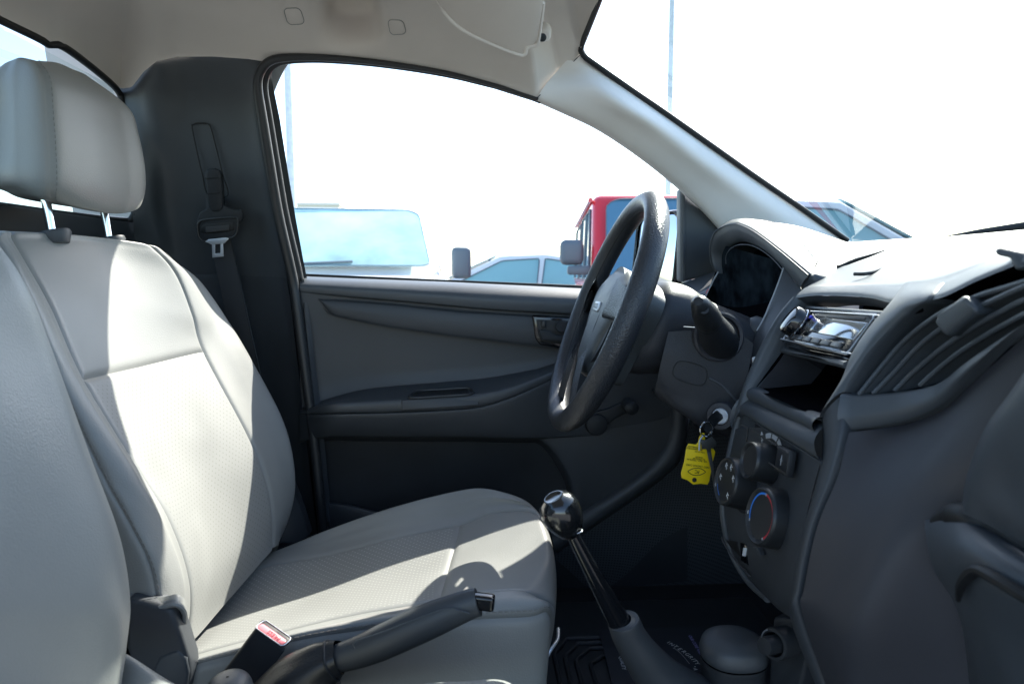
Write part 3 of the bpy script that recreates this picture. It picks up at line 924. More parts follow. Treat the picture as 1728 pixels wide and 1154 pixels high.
# ================================================================== sun visor
vis = thing("sun_visor", "pale beige sun visor folded up against the headliner above the windscreen", "sun visor", P(830, 20, 1.05))
vo = [(700, -90, .90), (728, -20, 1.00), (741, 5, 1.04), (752, 25, 1.068), (772, 45, 1.095), (800, 62, 1.118), (850, 84, 1.150), (878, 93.5, 1.163), (886, 92, 1.162), (889, 82, 1.150), (897, 79, 1.147), (906, 76, 1.143), (909, 66, 1.130), (917, 5, 1.045), (924, -90, .93)]
Vp = PL([(x, y, Yv - .075 - .055 * max(y, -40) / 95) for x, y, Yv in vo])
ctr = Vp.mean(0)
part("visor_pad", slab(Vp, (0, .014, .020), .008, 4, 50), M['visor'], vis, smooth=60)
part("pad_welt", tube(Vp[:-1], .0028, 8, 120), M['visor'], vis)
part("pivot_bracket", slab(PL([(x, y, 1.150) for x, y in ((908, 52), (918, 50), (926, 55), (930, 64), (926, 72), (912, 74), (906, 70))]), (.004, .02, .02), .003, 3), M['visor'], vis)
part("pivot_pin", lathe(P(914, 64, 1.085), (.2, -1, -.3), [(0, .006), (.006, .006), (.007, .004), (.007, .0005)], 16), M['dark'], vis)

# ================================================================== shoulder belt
sb = thing("seat_belt", "black seat belt with its steel tongue hanging on the pillar behind the driver", "seat belt", P(375, 380, 1.41))
web = PT([(360, 330, 1.436), (368, 380, 1.424), (378, 430, 1.419), (395, 510, 1.40), (415, 600, 1.385), (440, 720, 1.38)])
C = arc(np.array(web), 60)
wv = unit(np.array([1.0, -.25, .05]))
th = np.array([0.0, .0013, 0])
hw = np.interp(np.linspace(0, 1, 60), [0, .12, .3, 1], [.018, .022, .0235, .0235])[:, None]
Gw = np.stack([C - wv * hw - th, C - th + np.array([0, -.0015, 0]), C + wv * hw - th, C + wv * hw + th, C + th, C - wv * hw + th], 1)
part("webbing", gridgeo(Gw, True), M['belt'], sb, smooth=30)
part("webbing_edge", tube(C + wv * hw * .97 - th * 1.5, .0009, 5, 60), M['rubber'], sb)
gk = [(345, 290), (350, 285), (362, 283.5), (370, 287), (373, 296), (375, 330), (376, 350), (370, 357), (358, 358), (352, 350), (348, 325)]
gd = part("belt_guide", slab(PT(ln(gk, 1.402)), (0, .016, 0), .004, 3, 40), M['dark'], sb)
part("guide_line", tube(PT(ln([(345, 301.5), (357, 301), (370, 301)], 1.4013)), .0008, 5, 12), M['black'], gd)
part("guide_line", tube(PT(ln([(349, 327.5), (360, 327), (372, 326)], 1.4013)), .0008, 5, 12), M['black'], gd)
sh_ = [(336, 358), (345, 354), (352, 347), (378, 345), (384, 350), (396, 354), (406, 353), (410, 360), (408, 372), (400, 378), (398, 395), (390, 403), (372, 404), (345, 409), (336, 402), (333, 390), (332, 374)]
tg = part("tongue_cover", slab(PT(ln(sh_, 1.405)), (0, .010, 0), .003, 3, 40), M['dark'], sb)
part("cover_rim", tube(PT(ln([(334, 378), (345, 371), (394, 367), (401, 373), (399, 393), (391, 401), (372, 403), (347, 408), (337, 402), (334, 392)], 1.4035)), .0022, 8, 80, True), M['rubber'], tg)
part("cover_slot", slab(PT(ln([(338, 383), (345, 378), (392, 374), (394, 388), (388, 391), (346, 395), (339, 392)], 1.4035)), (0, .003, 0), .001), M['black'], tg)
part("slot_webbing", slab(PT(ln([(346, 383), (387, 379), (386, 389), (347, 393)], 1.401)), (0, .004, 0), .0012), M['belt'], tg)
ton = [(345, 408), (352, 404), (380, 401), (387, 402), (380, 409), (376.5, 413), (376.5, 431), (373, 434), (360, 435), (357, 432), (356, 414), (353, 411)]
hole = [(362.5, 411), (371.5, 410), (371.5, 427), (362.5, 428)]
outer = PT(ln([(357, 409), (376, 408), (377, 433), (358, 435)], 1.4015))
inn = PT(ln(hole, 1.4015))
rows = [np.concatenate([outer, outer[:1]]), np.concatenate([inn, inn[:1]])]
tb = part("tongue_plate", slab(PT(ln([(345, 408), (352, 404), (380, 401), (387, 402), (378, 411), (357, 413), (353, 411)], 1.4012)), (0, .003, 0), .0008), M['steel'], sb)
V = np.concatenate([outer, inn, outer + [0, .003, 0], inn + [0, .003, 0]])
F = []
for i in range(4):
    j = (i + 1) % 4
    F += [(i, j, 4 + j, 4 + i), (8 + i, 12 + i, 12 + j, 8 + j), (i, 8 + i, 8 + j, j), (4 + i, 4 + j, 12 + j, 12 + i)]
part("tongue_loop", bev(V, F, .0008, 2), M['steel'], tb)

# ================================================================== driver's seat
seat = thing("driver_seat", "grey leather driver's seat with perforated centre, partly in sunlight", "car seat", P(560, 1150, 1.0))
# backrest control grid: columns side, stitch, ridge, left seam, centre, right seam, ridge, silhouette
B = [
    [(200, 1010, .765), (268, 1021, .765), (306, 1062, .80), (318, 1087, .84), (384, 1014, 1.0), (462, 925, 1.15), (468, 926, 1.195), (456, 934, 1.23)],
    [(186, 955, .765), (252, 950, .765), (302, 968, .80), (323, 985, .84), (385, 935, 1.0), (462, 870, 1.155), (481, 872, 1.20), (488, 870, 1.235)],
    [(165, 872, .765), (215, 875, .765), (268, 880, .795), (289, 878, .84), (355, 842, 1.0), (450, 805, 1.16), (481, 803, 1.212), (498, 805, 1.25)],
    [(132, 790, .765), (172, 797, .765), (222, 790, .79), (234, 786, .84), (314, 752, 1.0), (417, 727, 1.165), (455, 726, 1.225), (480, 715, 1.27)],
    [(80, 650, .765), (108, 655, .765), (133, 645, .79), (144, 639, .84), (242, 617, 1.0), (346, 593, 1.17), (393, 592, 1.238), (424, 606, 1.28)],
    [(30, 530, .77), (63, 530, .77), (80, 525, .80), (90, 519, .845), (196, 505, 1.0), (327, 530, 1.17), (362, 530, 1.24), (384, 540, 1.28)],
    [(0, 450, .775), (27, 450, .775), (40, 448, .805), (50, 447, .85), (165, 440, 1.0), (301, 465, 1.155), (325, 468, 1.215), (339, 477, 1.255)],
    [(-20, 410, .79), (0, 408, .79), (14, 406, .82), (25, 405, .86), (148, 408, 1.0), (268, 425, 1.12), (286, 436, 1.165), (299, 446, 1.20)],
    [(-32, 398, .80), (-10, 394, .805), (2, 391, .83), (14, 390, .87), (138, 398, 1.0), (240, 411, 1.10), (262, 420, 1.13), (274, 428, 1.15)],
]
Bc = np.array([PL(r) for r in B])
top = Bc[-1]
Bc = np.concatenate([Bc, [top + [-.055, .0, -.012]], [top + [-.085, 0, -.10]], [top + [-.085, 0, -.42]]])
nearb = Bc[:, :1] + np.array([-.085, .012, 0]); farb = Bc[:, -1:] + np.array([-.085, -.004, 0])
nearb2 = Bc[:, :1] + np.array([-.03, -.002, 0]); farb2 = Bc[:, -1:] + np.array([-.03, .010, 0])
Bc = np.concatenate([nearb, nearb2, Bc, farb2, farb], 1)    # u: 0 back 1 near 2 side 3 stitch 4 ridge 5 seamL 6 mid 7 seamR 8 ridge 9 sil 10 11
back = part("backrest", panel(Bc, 5, 7, 0, 4, 70, 90, 'LRT', .0045, .006), M['perf_back'], seat, label="perforated centre panel of the backrest")
part("upper_backrest", panel(Bc, 5, 7, 4, 11, 60, 90, 'LRB', .0045, .006), M['leather'], seat)
part("side_bolster", panel(Bc, 3, 5, 0, 11, 40, 120, 'LR', .004, .005, wrinkle=.0004), M['leather'], seat, label="near side bolster of the backrest")
part("side_bolster", panel(Bc, 7, 11, 0, 11, 60, 120, 'L', .0045, .006), M['leather'], seat, label="bolster of the backrest beside the door")
part("back_shell", loft([Bc[:, 0] + [.0, 0, 0], (Bc[:, 0] + Bc[:, -1]) / 2 + [-.02, 0, 0], Bc[:, -1]], 40, 20), M['leather'], seat)
part("side_panel", panel(Bc, 0, 3, 0, 11, 40, 100, 'R', .004, .005), M['leather'], seat)


def seamline(C, u, v0, v1, m=160, off=0.0):
    A = cr(C[:, :], np.linspace(v0, v1, m))
    return np.array([cr(a, np.array([u + off]))[0] for a in A])


def stitches(path, lift, name, par, L=.0048, gap=.0026, r=.0006):
    d = np.r_[0, np.cumsum(np.linalg.norm(np.diff(path, axis=0), axis=1))]
    gs = []
    s = 0
    while s + L < d[-1]:
        q = np.stack([np.interp([s, s + L / 2, s + L], d, path[:, k]) for k in range(3)], 1)
        q = q + lift
        q[1] += unit(lift) * .0004
        gs.append(tube(q, r, 5, 3, smooth=False))
        s += L + gap
    return part(name, join(*gs), M['thread'], par, stuff=True)


# near stitched seam, a few millimetres beside the joint
stitches(seamline(Bc, 3, 0, 5, off=.10), np.array([.001, -.0022, 0]), "stitching", seat)

# cushion control grid: columns near low, piping, ridge, near seam, centre, far seam, ridge, silhouette, far low
Cq = [
    [(316, 1200, .765), (318, 1124, .765), (318, 1113, .79), (320, 1105, .835), (395, 1035, 1.0), (445, 955, 1.13), (452, 940, 1.17), (459, 937, 1.205), (470, 1000, 1.22)],
    [(485, 1200, .758), (494, 1083, .762), (490, 1067, .785), (486, 1061, .835), (525, 1003, 1.0), (558, 933, 1.13), (556, 910, 1.17), (560, 893, 1.20), (572, 950, 1.22)],
    [(603, 1200, .758), (612, 1064, .762), (610, 1042, .785), (608, 1033, .83), (640, 976, .99), (667, 905, 1.13), (662, 878, 1.17), (668, 856, 1.205), (678, 920, 1.23)],
    [(738, 1200, .758), (745, 1051, .762), (742, 1020, .785), (740, 1011, .825), (758, 950, .985), (775, 884, 1.14), (766, 851, 1.18), (768, 831, 1.21), (775, 900, 1.23)],
    [(815, 1200, .76), (820, 1045, .765), (815, 1003, .79), (812, 999, .825), (835, 938, .98), (828, 864, 1.145), (815, 838, 1.18), (822, 828, 1.20), (830, 900, 1.22)],
    [(893, 1190, .775), (897, 1041, .775), (880, 999, .80), (872, 996, .825), (900, 935, .97), (892, 861, 1.12), (876, 845, 1.145), (882, 846, 1.165), (890, 910, 1.18)],
    [(918, 1180, .79), (926, 1033, .79), (911, 1011, .81), (908, 1004, .83), (929, 935, .97), (916, 878, 1.095), (911, 871, 1.115), (912, 873, 1.13), (915, 930, 1.14)],
    [(918, 1170, .81), (930, 1052, .81), (934, 1035, .825), (936, 1025, .845), (939, 972, .97), (930, 915, 1.085), (925, 905, 1.10), (924, 904, 1.11), (924, 950, 1.12)],
    [(900, 1170, .82), (918, 1110, .82), (925, 1100, .84), (928, 1090, .86), (933, 1040, .97), (930, 1000, 1.07), (926, 990, 1.085), (922, 985, 1.09), (920, 1000, 1.10)],
    [(880, 1190, .83), (896, 1165, .83), (902, 1160, .85), (906, 1155, .87), (915, 1110, .96), (920, 1070, 1.05), (918, 1065, 1.07), (915, 1060, 1.08), (912, 1060, 1.09)],
]
Cc = np.array([PL(r) for r in Cq])
Cc = np.concatenate([[Cc[0] + [-.10, 0, -.035]], Cc])
cush = part("cushion", panel(Cc, 3, 5, 0, 4, 70, 70, 'LRT', .0045, .006, sign=-1), M['perf_seat'], seat, label="perforated centre panel of the cushion")
part("cushion_front", panel(Cc, 3, 5, 4, 10, 70, 80, 'LRB', .0045, .006, sign=-1), M['leather'], seat)
part("cushion_bolster", panel(Cc, 1, 3, 0, 10, 40, 120, 'LR', .0045, .006, sign=-1), M['leather'], seat, label="near side bolster of the cushion")
part("cushion_bolster", panel(Cc, 5, 8, 0, 10, 50, 120, 'L', .0045, .006, sign=-1), M['leather'], seat, label="bolster of the cushion beside the door")
part("cushion_side", panel(Cc, 0, 1, 0, 10, 30, 120, 'R', .004, .006, sign=-1), M['leather'], seat)
stitches(seamline(Cc, 1, .8, 7.2, off=.14), np.array([0, -.0024, .0008]), "stitching", seat)
# wire hoop under the cushion front edge
part("slide_bar", tube(PL([(942, 1060, .88), (941, 1078, .86), (930, 1095, .84), (921, 1112, .83)]), .0022, 8, 24), M['steel'], seat)

# headrest: closed loops from top to bottom; columns back-near, near edge, side seam, front..., far edge, back-far
Hq = [
    [(20, 104, .915), (34, 100, .905), (62, 105, .90), (100, 110, .955), (128, 121, 1.02), (150, 133, 1.07)],
    [(5, 139, .915), (28, 128, .90), (77, 132, .893), (140, 150, .97), (190, 165, 1.07), (214, 187, 1.125)],
    [(4, 190, .92), (28, 190, .898), (82, 191, .89), (150, 200, .97), (205, 215, 1.075), (229, 226, 1.135)],
    [(3, 243, .92), (30, 245, .898), (86, 250, .89), (156, 262, .97), (214, 272, 1.075), (240, 278, 1.14)],
    [(4, 300, .92), (32, 300, .90), (88, 308, .892), (158, 322, .97), (216, 328, 1.075), (242, 320, 1.14)],
    [(30, 321, .93), (52, 325, .91), (87, 333, .905), (154, 350, .975), (208, 357, 1.07), (232, 350, 1.12)],
]
hl = []
for i, r in enumerate(Hq):
    a = PL(r)
    tk = [.055, .085, .095, .095, .085, .06][i]
    bk = np.array([a[5] + [-tk, -.01, 0], (a[5] + a[0]) / 2 + [-tk - .012 + .02, 0, 0], a[0] + [-tk * .45, .02, 0]])
    hl.append(np.concatenate([a, bk]))
t0 = hl[0].mean(0); b0 = hl[-1].mean(0)
HL = [hl[0] * .25 + t0 * .75 + [0, 0, .004], hl[0] * .8 + t0 * .2 + [0, 0, .0025]] + hl + [hl[-1] * .75 + b0 * .25 + [0, 0, -.006], hl[-1] * .2 + b0 * .8 + [0, 0, -.006]]
HL = np.array(HL)
V_ = cr(HL, np.linspace(0, len(HL) - 1, 80))
Gh = np.array([crc(r, 120) for r in V_])
# crease along the side seam (column 2)
us = np.arange(120) * 9 / 120
du = np.abs(us - 2.0)
N = normals(Gh)
fade = np.interp(np.linspace(0, len(HL) - 1, 80), [0, 1.2, 2, 7, 8, 9], [0, 0, 1, 1, 0, 0])
ctrh = Gh.mean((0, 1))
sg = np.sign(((Gh - ctrh) * N).sum(2))[..., None]
Gh = Gh - sg * N * (0.0028 * np.exp(-(du / .07) ** 2))[None, :, None] * fade[:, None, None]
head = part("headrest", gridgeo(Gh, True), M['leather'], seat, smooth=70)
sp = np.array([cr(np.concatenate([r, r[:1]]), np.array([2.10]))[0] for r in V_[14:68]])
stitches(sp, np.array([.0016, -.0010, 0]), "stitching", head, .0042, .003, .0005)
for (x0, y0, x1, y1, Yp, gx, gy) in ((76, 330, 88, 398, .945, 93, 397), (176, 356, 184, 408, 1.075, 190, 407)):
    p0, p1 = P(x0, y0, Yp), P(x1, y1, Yp)
    d = unit(p1 - p0)
    post = part("headrest_post", tube(np.array([p0 - d * .03, p0, p1, p1 + d * .02]), .0056, 14, 24, smooth=False), M['chrome'], seat)
    c = P(gx, gy, Yp - .008)
    part("post_guide", lathe(P(x1 + 3, gy + 3, Yp), (-.25, 0, 1), [(-.01, .016), (.003, .0215), (.007, .0205), (.0085, .012), (.0088, .006)], 24), M['plastic2'], post)

# plastic recliner cover and lower valance on the near side
rc = [(213, 1008), (232, 1012), (268, 1022), (290, 1028), (305, 1070), (319, 1116), (321, 1138), (311, 1200), (250, 1200), (212, 1095)]
part("recliner_cover", slab(PL(ln(rc, .748)), (0, .03, 0), .006, 4, 50), M['plastic2'], seat)
part("recliner_step", slab(PL(ln([(258, 1130), (268, 1108), (300, 1096), (314, 1112), (318, 1136), (309, 1200), (250, 1200)], .746)), (0, .012, 0), .004, 4, 50), M['plastic'], seat)
flap = PL([(214, 1011, .757), (240, 1020, .754), (271, 1024, .752), (295, 1019, .752), (309, 1028, .757), (312, 1044, .764), (307, 1070, .775)])
part("cover_hem", tube(flap, .0032, 8, 60), M['leather'], seat)
part("hem_flap", loft([flap, flap + np.array([-.001, .003, .003]), flap + np.array([-.002, .010, .007])], 50, 8), M['leather'], seat)
# seat base under the cushion
part("seat_base", box(np.array([-.15, 1.0, .68]), .5, .42, .14, .02), M['dark'], seat)
part("seat_base", slab(PL([(462, 918, 1.225), (478, 850, 1.25), (486, 800, 1.26), (505, 850, 1.27), (523, 905, 1.26), (500, 918, 1.24)]), (0, .03, 0), .006), M['dark'], seat, label="dark plastic hinge cover between backrest and door")

# ================================================================== passenger's seat, close in front of the lens
pas = thing("passenger_seat", "grey leather passenger seat backrest filling the lower left edge", "car seat", P(100, 1100, .45))
Q = [
    [(-420, 1260, .30), (-260, 1250, .36), (-60, 1240, .44), (90, 1230, .51), (170, 1210, .555), (196, 1190, .575), (192, 1190, .60)],
    [(-420, 1100, .30), (-260, 1100, .36), (-60, 1100, .44), (95, 1090, .51), (180, 1085, .555), (208, 1085, .58), (208, 1085, .605)],
    [(-430, 1010, .30), (-270, 1010, .36), (-60, 1010, .44), (95, 1005, .51), (182, 1005, .555), (213, 1008, .585), (213, 1010, .61)],
    [(-450, 900, .30), (-290, 900, .36), (-85, 900, .44), (70, 890, .51), (160, 890, .56), (193, 897, .59), (196, 905, .615)],
    [(-480, 760, .30), (-320, 760, .36), (-130, 755, .44), (25, 745, .51), (105, 750, .56), (141, 757, .59), (148, 775, .615)],
    [(-520, 620, .30), (-370, 620, .36), (-190, 610, .44), (-35, 600, .51), (45, 600, .56), (80, 595, .59), (88, 605, .61)],
    [(-560, 510, .30), (-420, 510, .36), (-250, 500, .44), (-90, 490, .51), (0, 490, .555), (37, 489, .58), (48, 500, .60)],
    [(-590, 440, .31), (-460, 435, .37), (-300, 425, .44), (-150, 415, .51), (-60, 415, .55), (-8, 420, .575), (5, 430, .59)],
    [(-600, 415, .32), (-480, 405, .38), (-330, 395, .45), (-180, 390, .51), (-95, 395, .54), (-40, 405, .56), (-30, 412, .575)],
]
Qc = np.array([PL(r) for r in Q])
Qc = np.concatenate([Qc, [Qc[-1] + [-.06, 0, -.015]], [Qc[-1] + [-.09, 0, -.2]]])
Qc = np.concatenate([Qc, Qc[:, -1:] + np.array([-.04, .006, 0]), Qc[:, -1:] + np.array([-.12, 0, 0])], 1)
q0 = Qc[:, :1]
Qc = np.concatenate([q0 + [-.12, -.185, -.0], q0 + [-.05, -.205, 0], q0 + [.005, -.165, 0], q0 + [.008, -.09, 0], Qc], 1)
us, vs_ = np.linspace(0, 12, 130), np.linspace(0, 10, 90)
Gp = np.swapaxes(cr(np.swapaxes(cr(Qc, vs_), 0, 1), us), 0, 1)
part("backrest", gridgeo(Gp, True, uv=False), M['leather'], pas, smooth=70)
# its cushion: the far rear corner shows beside the backrest and the top of its front edge along the bottom
K = [[(150, 1190, .60), (190, 1150, .61), (206, 1106, .62), (222, 1110, .63), (246, 1150, .635), (250, 1230, .635)],
     [(330, 1215, .50), (360, 1190, .555), (380, 1180, .59), (395, 1184, .61), (405, 1210, .62), (405, 1290, .62)],
     [(640, 1215, .47), (650, 1175, .53), (655, 1160, .575), (660, 1160, .60), (660, 1180, .615), (660, 1260, .62)],
     [(750, 1205, .45), (765, 1164, .52), (772, 1151.5, .57), (778, 1151, .60), (778, 1170, .615), (775, 1240, .62)],
     [(840, 1215, .45), (858, 1175, .52), (866, 1160, .57), (870, 1160, .60), (870, 1178, .615), (860, 1240, .62)],
     [(900, 1300, .45), (905, 1290, .52), (905, 1280, .57), (905, 1280, .60), (900, 1290, .615), (890, 1310, .62)]]
part("cushion", loft([PL(r) for r in K], 40, 50), M['leather'], pas, smooth=70)
part("seat_base", box(np.array([-.10, .36, .66]), .5, .40, .14, .02), M['dark'], pas)

# ================================================================== dashboard
dash = thing("dashboard", "dark grey dashboard with hooded instruments, centre stack and glove box", "dashboard", P(1450, 700, .75))
outer_lip = PL([(1214, 462, 1.25), (1203, 448, 1.258), (1199, 418, 1.26), (1206, 393, 1.25), (1222, 381, 1.225), (1240, 376.5, 1.18), (1252, 378.5, 1.15), (1277, 391, 1.08), (1322, 425, .985), (1368, 463, .91)])
inner_lip = PL([(1226, 462, 1.25), (1220, 445, 1.255), (1221, 428, 1.25), (1231, 415, 1.225), (1244, 408, 1.195), (1258, 408, 1.165), (1276, 416, 1.12), (1296, 427, 1.06), (1322, 452, 1.0), (1352, 489, .945)])
back_arch = PL([(1222, 462, 1.33), (1214, 448, 1.335), (1212, 418, 1.335), (1218, 390, 1.33), (1232, 376, 1.31), (1250, 371.5, 1.27), (1275, 371.5, 1.22), (1305, 376.5, 1.155), (1343, 399, 1.06), (1381, 443, .965)])
n = 90
ol, il, ba = arc(outer_lip, n), arc(inner_lip, n), arc(back_arch, n)
face = loft([il + [.10, .005, -.012], il + [.02, 0, -.002], il, il * .5 + ol * .5 + [-.004, 0, 0], ol * .93 + il * .07 + [-.002, 0, 0]], n, 20)
hood = part("instrument_hood", face, M['dash'], dash)
crown = loft([ol * .93 + il * .07 + [-.002, 0, 0], ol + [.001, 0, .001], ol * .72 + ba * .28 + [0, 0, .003], ol * .3 + ba * .7 + [0, 0, .004], ba], n, 24)
part("hood_top", crown, M['dash'], dash)
part("hood_seam", tube(ba + [0, 0, .0006], .0010, 6, 90), M['rubber'], hood)
part("hood_joint", tube(ol * .94 + il * .06 + [-.0028, 0, .0003], .0009, 6, 90), M['rubber'], hood)
part("hood_rim", tube(PL([(1225, 445, 1.20), (1225, 432, 1.20), (1232, 421, 1.18), (1245, 414, 1.16), (1260, 413, 1.13), (1275, 417, 1.10), (1292, 427, 1.06), (1307, 440, 1.02), (1320, 455, .985)]), .0008, 6, 50), M['plastic'], hood)
# cluster: dark well, lens, silver strips, cheek
lt, lb = PL([(1212, 452, 1.28), (1324, 447, 1.0)]), PL([(1184, 520, 1.25), (1270, 575, .985)])
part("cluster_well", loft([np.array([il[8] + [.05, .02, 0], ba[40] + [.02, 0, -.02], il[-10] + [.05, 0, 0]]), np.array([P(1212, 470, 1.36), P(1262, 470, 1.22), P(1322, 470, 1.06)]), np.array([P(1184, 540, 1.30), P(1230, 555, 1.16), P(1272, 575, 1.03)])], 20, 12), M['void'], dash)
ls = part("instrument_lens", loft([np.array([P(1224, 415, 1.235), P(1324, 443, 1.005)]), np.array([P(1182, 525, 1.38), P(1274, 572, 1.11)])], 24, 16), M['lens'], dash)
part("trim_strip", tube(PL([(1212, 459, 1.245), (1203, 475, 1.24), (1188, 506, 1.23)]), .0012, 6, 20), M['greyprint'], dash)
part("trim_strip", tube(PL([(1322, 452, .985), (1313, 478, .98), (1302, 506, .975), (1291, 533, .97), (1277, 558, .965)]), .0010, 6, 30), M['greyprint'], dash)
rows = [PL([(1323, 452, .99), (1313, 480, .985), (1300, 510, .98), (1277, 560, .97), (1262, 610, .96)]),
        PL([(1352, 488, .945), (1342, 508, .935), (1325, 535, .925), (1300, 580, .915), (1280, 625, .905)]),
        PL([(1376, 500, .90), (1360, 520, .895), (1340, 545, .89), (1312, 590, .885), (1290, 640, .88)])]
part("cluster_cheek", loft(rows, 30, 14), M['plastic2'], dash)
part("hood_cheek", loft([PL([(1381, 442.5, .966), (1368, 464, .910), (1352, 491, .944)]), PL([(1400, 447, .95), (1385, 468, .905), (1366, 500, .92)]), PL([(1421, 453, .928), (1405, 472, .90), (1380, 512, .90)])], 20, 10), M['dash'], dash)
# left end of the dash by the door
rows = [PL([(1118, 492, 1.40), (1160, 475, 1.415), (1207, 458, 1.42)]), PL([(1124, 492, 1.39), (1165, 478, 1.40), (1208, 460, 1.405)]), PL([(1140, 500, 1.33), (1172, 493, 1.32), (1205, 478, 1.32)]), PL([(1150, 512, 1.29), (1175, 508, 1.28), (1190, 502, 1.27)]), PL([(1150, 600, 1.28), (1175, 600, 1.27), (1190, 600, 1.26)])]
part("dash_end", loft(rows, 20, 24), M['dash'], dash)
# top pad from the hood to the windscreen
wbase = PL([(1432, 409, 1.42), (1480, 405.5, 1.32), (1540, 402, 1.19), (1620, 396, 1.05), (1728, 387, .93), (1830, 378, .85), (1950, 366, .77), (2100, 350, .69)])
far_top = PL([(1215, 380, 1.43), (1300, 383, 1.40), (1432, 409, 1.315)])
pe = arc(PL([(1432, 409, 1.42), (1434, 417, 1.20), (1432, 430, 1.03), (1415, 452, .935)]), n - 44)
tp_ = (1 - np.linspace(0, 1, n - 44) ** 3)[:, None] * np.array([0, 0, .006])
part("dash_top_pad", loft([ba[44:] + [0.001, 0, -.0005], ba[44:] * .6 + pe * .4 + tp_, pe, pe + [.03, -.02, -.006]], 46, 28), M['dash'], dash)
part("dash_top_pad", loft([ba[:46] + [0.0, 0, -.0005], ba[:46] * .5 + arc(np.array([P(1225, 420, 1.44), P(1232, 398, 1.44), P(1300, 385, 1.44), P(1432, 409, 1.425)]), 46) * .5, arc(np.array([P(1225, 420, 1.44), P(1232, 398, 1.44), P(1300, 388, 1.44), P(1432, 410, 1.425)]), 46)], 46, 12), M['dash'], dash)
# pod: broad top of the centre stack
r0 = PL([(1343, 503, .885), (1372, 499, .84), (1425, 499, .76), (1470, 503, .685), (1509, 510, .605), (1545, 527, .565), (1579, 505, .50), (1649, 474, .46), (1728, 442, .42), (1820, 410, .38), (1930, 375, .345)])
r0 = PL([(1343, 503, .885), (1372, 499, .84), (1425, 499, .76), (1470, 503, .685), (1509, 511, .605), (1579, 505, .51), (1649, 474, .465), (1728, 442, .42), (1820, 410, .38), (1930, 375, .345)])
r1 = PL([(1371, 478, .905), (1395, 476, .87), (1440, 474, .80), (1490, 472, .725), (1535, 470, .655), (1600, 457, .58), (1670, 434, .52), (1750, 415, .465), (1840, 385, .42), (1950, 350, .38)])
r2 = PL([(1413, 452, .935), (1435, 446, .92), (1470, 437, .89), (1520, 430, .83), (1570, 423, .77), (1630, 416, .70), (1700, 406, .63), (1780, 392, .56), (1870, 362, .50), (1990, 330, .45)])
r3 = PL([(1433, 431, 1.03), (1460, 426, 1.0), (1500, 420, .96), (1545, 413, .92), (1600, 408, .87), (1670, 401, .80), (1740, 395, .74), (1820, 380, .67), (1920, 352, .61), (2040, 325, .55)])
pod = part("pod_top", loft([r0, r0 * .92 + r1 * .08 + [0, 0, .003], r0 * .5 + r1 * .5 + [0, 0, .003], r1, r2], 90, 40), M['dash'], dash)
part("windscreen_pad", loft([r2 + [0, 0, -.002], r3 + [0, 0, -.004], wbase], 70, 24), M['dash'], dash)
part("pad_seam", tube(arc(np.concatenate([PL([(1414, 452, .934)]), PL([(1436, 443, .935), (1470, 432, .92), (1495, 423, .91)])]), 40) + [0, 0, .001], [.0032, .0028, .002, .0006], 8, 40), M['black'], dash)
part("tray_groove", tube(PL([(1441, 462.5, .805), (1458, 462.5, .79), (1475, 459.5, .79), (1500, 450, .81), (1526, 438.5, .84)]), .0021, 6, 40, flat=(1, .5)), M['rubber'], dash)
part("pad_groove", tube(PL([(1632, 412, .705), (1645, 416, .69), (1665, 417, .67), (1690, 415, .65)]), .0006, 6, 24), M['rubber'], dash)
part("defroster_slot", tube(PL([(1595, 400.5, 1.06), (1650, 393.5, 1.0), (1728, 385, .93), (1830, 374, .86)]), [.002, .006, .009, .009], 8, 40, flat=(1, .5)), M['black'], dash)

# --- stack frame: left rail, right rail
lo = PL([(1343, 503, .885), (1315, 537, .885), (1291, 576, .884), (1270, 621, .883), (1256, 662, .882), (1240, 730, .88)])
li = PL([(1354, 507, .872), (1336, 532, .872), (1317, 575, .871), (1296, 617, .87), (1272, 657, .868), (1258, 690, .866)])
lom = lo * .5 + li * .5 + [-.007, -.002, .003]
part("stack_rail", loft([lo + [.04, .012, 0], lo + [.003, .002, 0], lo * .8 + li * .2 + [-.006, 0, .002], lom, li * .85 + lo * .15 + [-.005, 0, .002], li + [.003, 0, 0], li + [.035, .0, 0]], 60, 30), M['dash'], dash)
ri = PL([(1530, 480, .648), (1508, 510, .607), (1468, 558, .61), (1440, 603, .613), (1420, 655, .615), (1388, 706, .618)])
ro = PL([(1600, 480, .527), (1579, 504, .514), (1545, 526, .54), (1510, 556, .562), (1468, 601, .58), (1430, 662, .592)])
part("stack_rail", loft([ri + [.05, .01, 0], ri + [.003, .002, 0], ri * .85 + ro * .15 + [-.005, 0, .002], ri * .5 + ro * .5 + [-.007, -.002, .003], ro * .85 + ri * .15 + [-.005, 0, .002], ro + [.002, 0, 0], ro + [.04, .01, -.01]], 60, 30), M['dash'], dash)
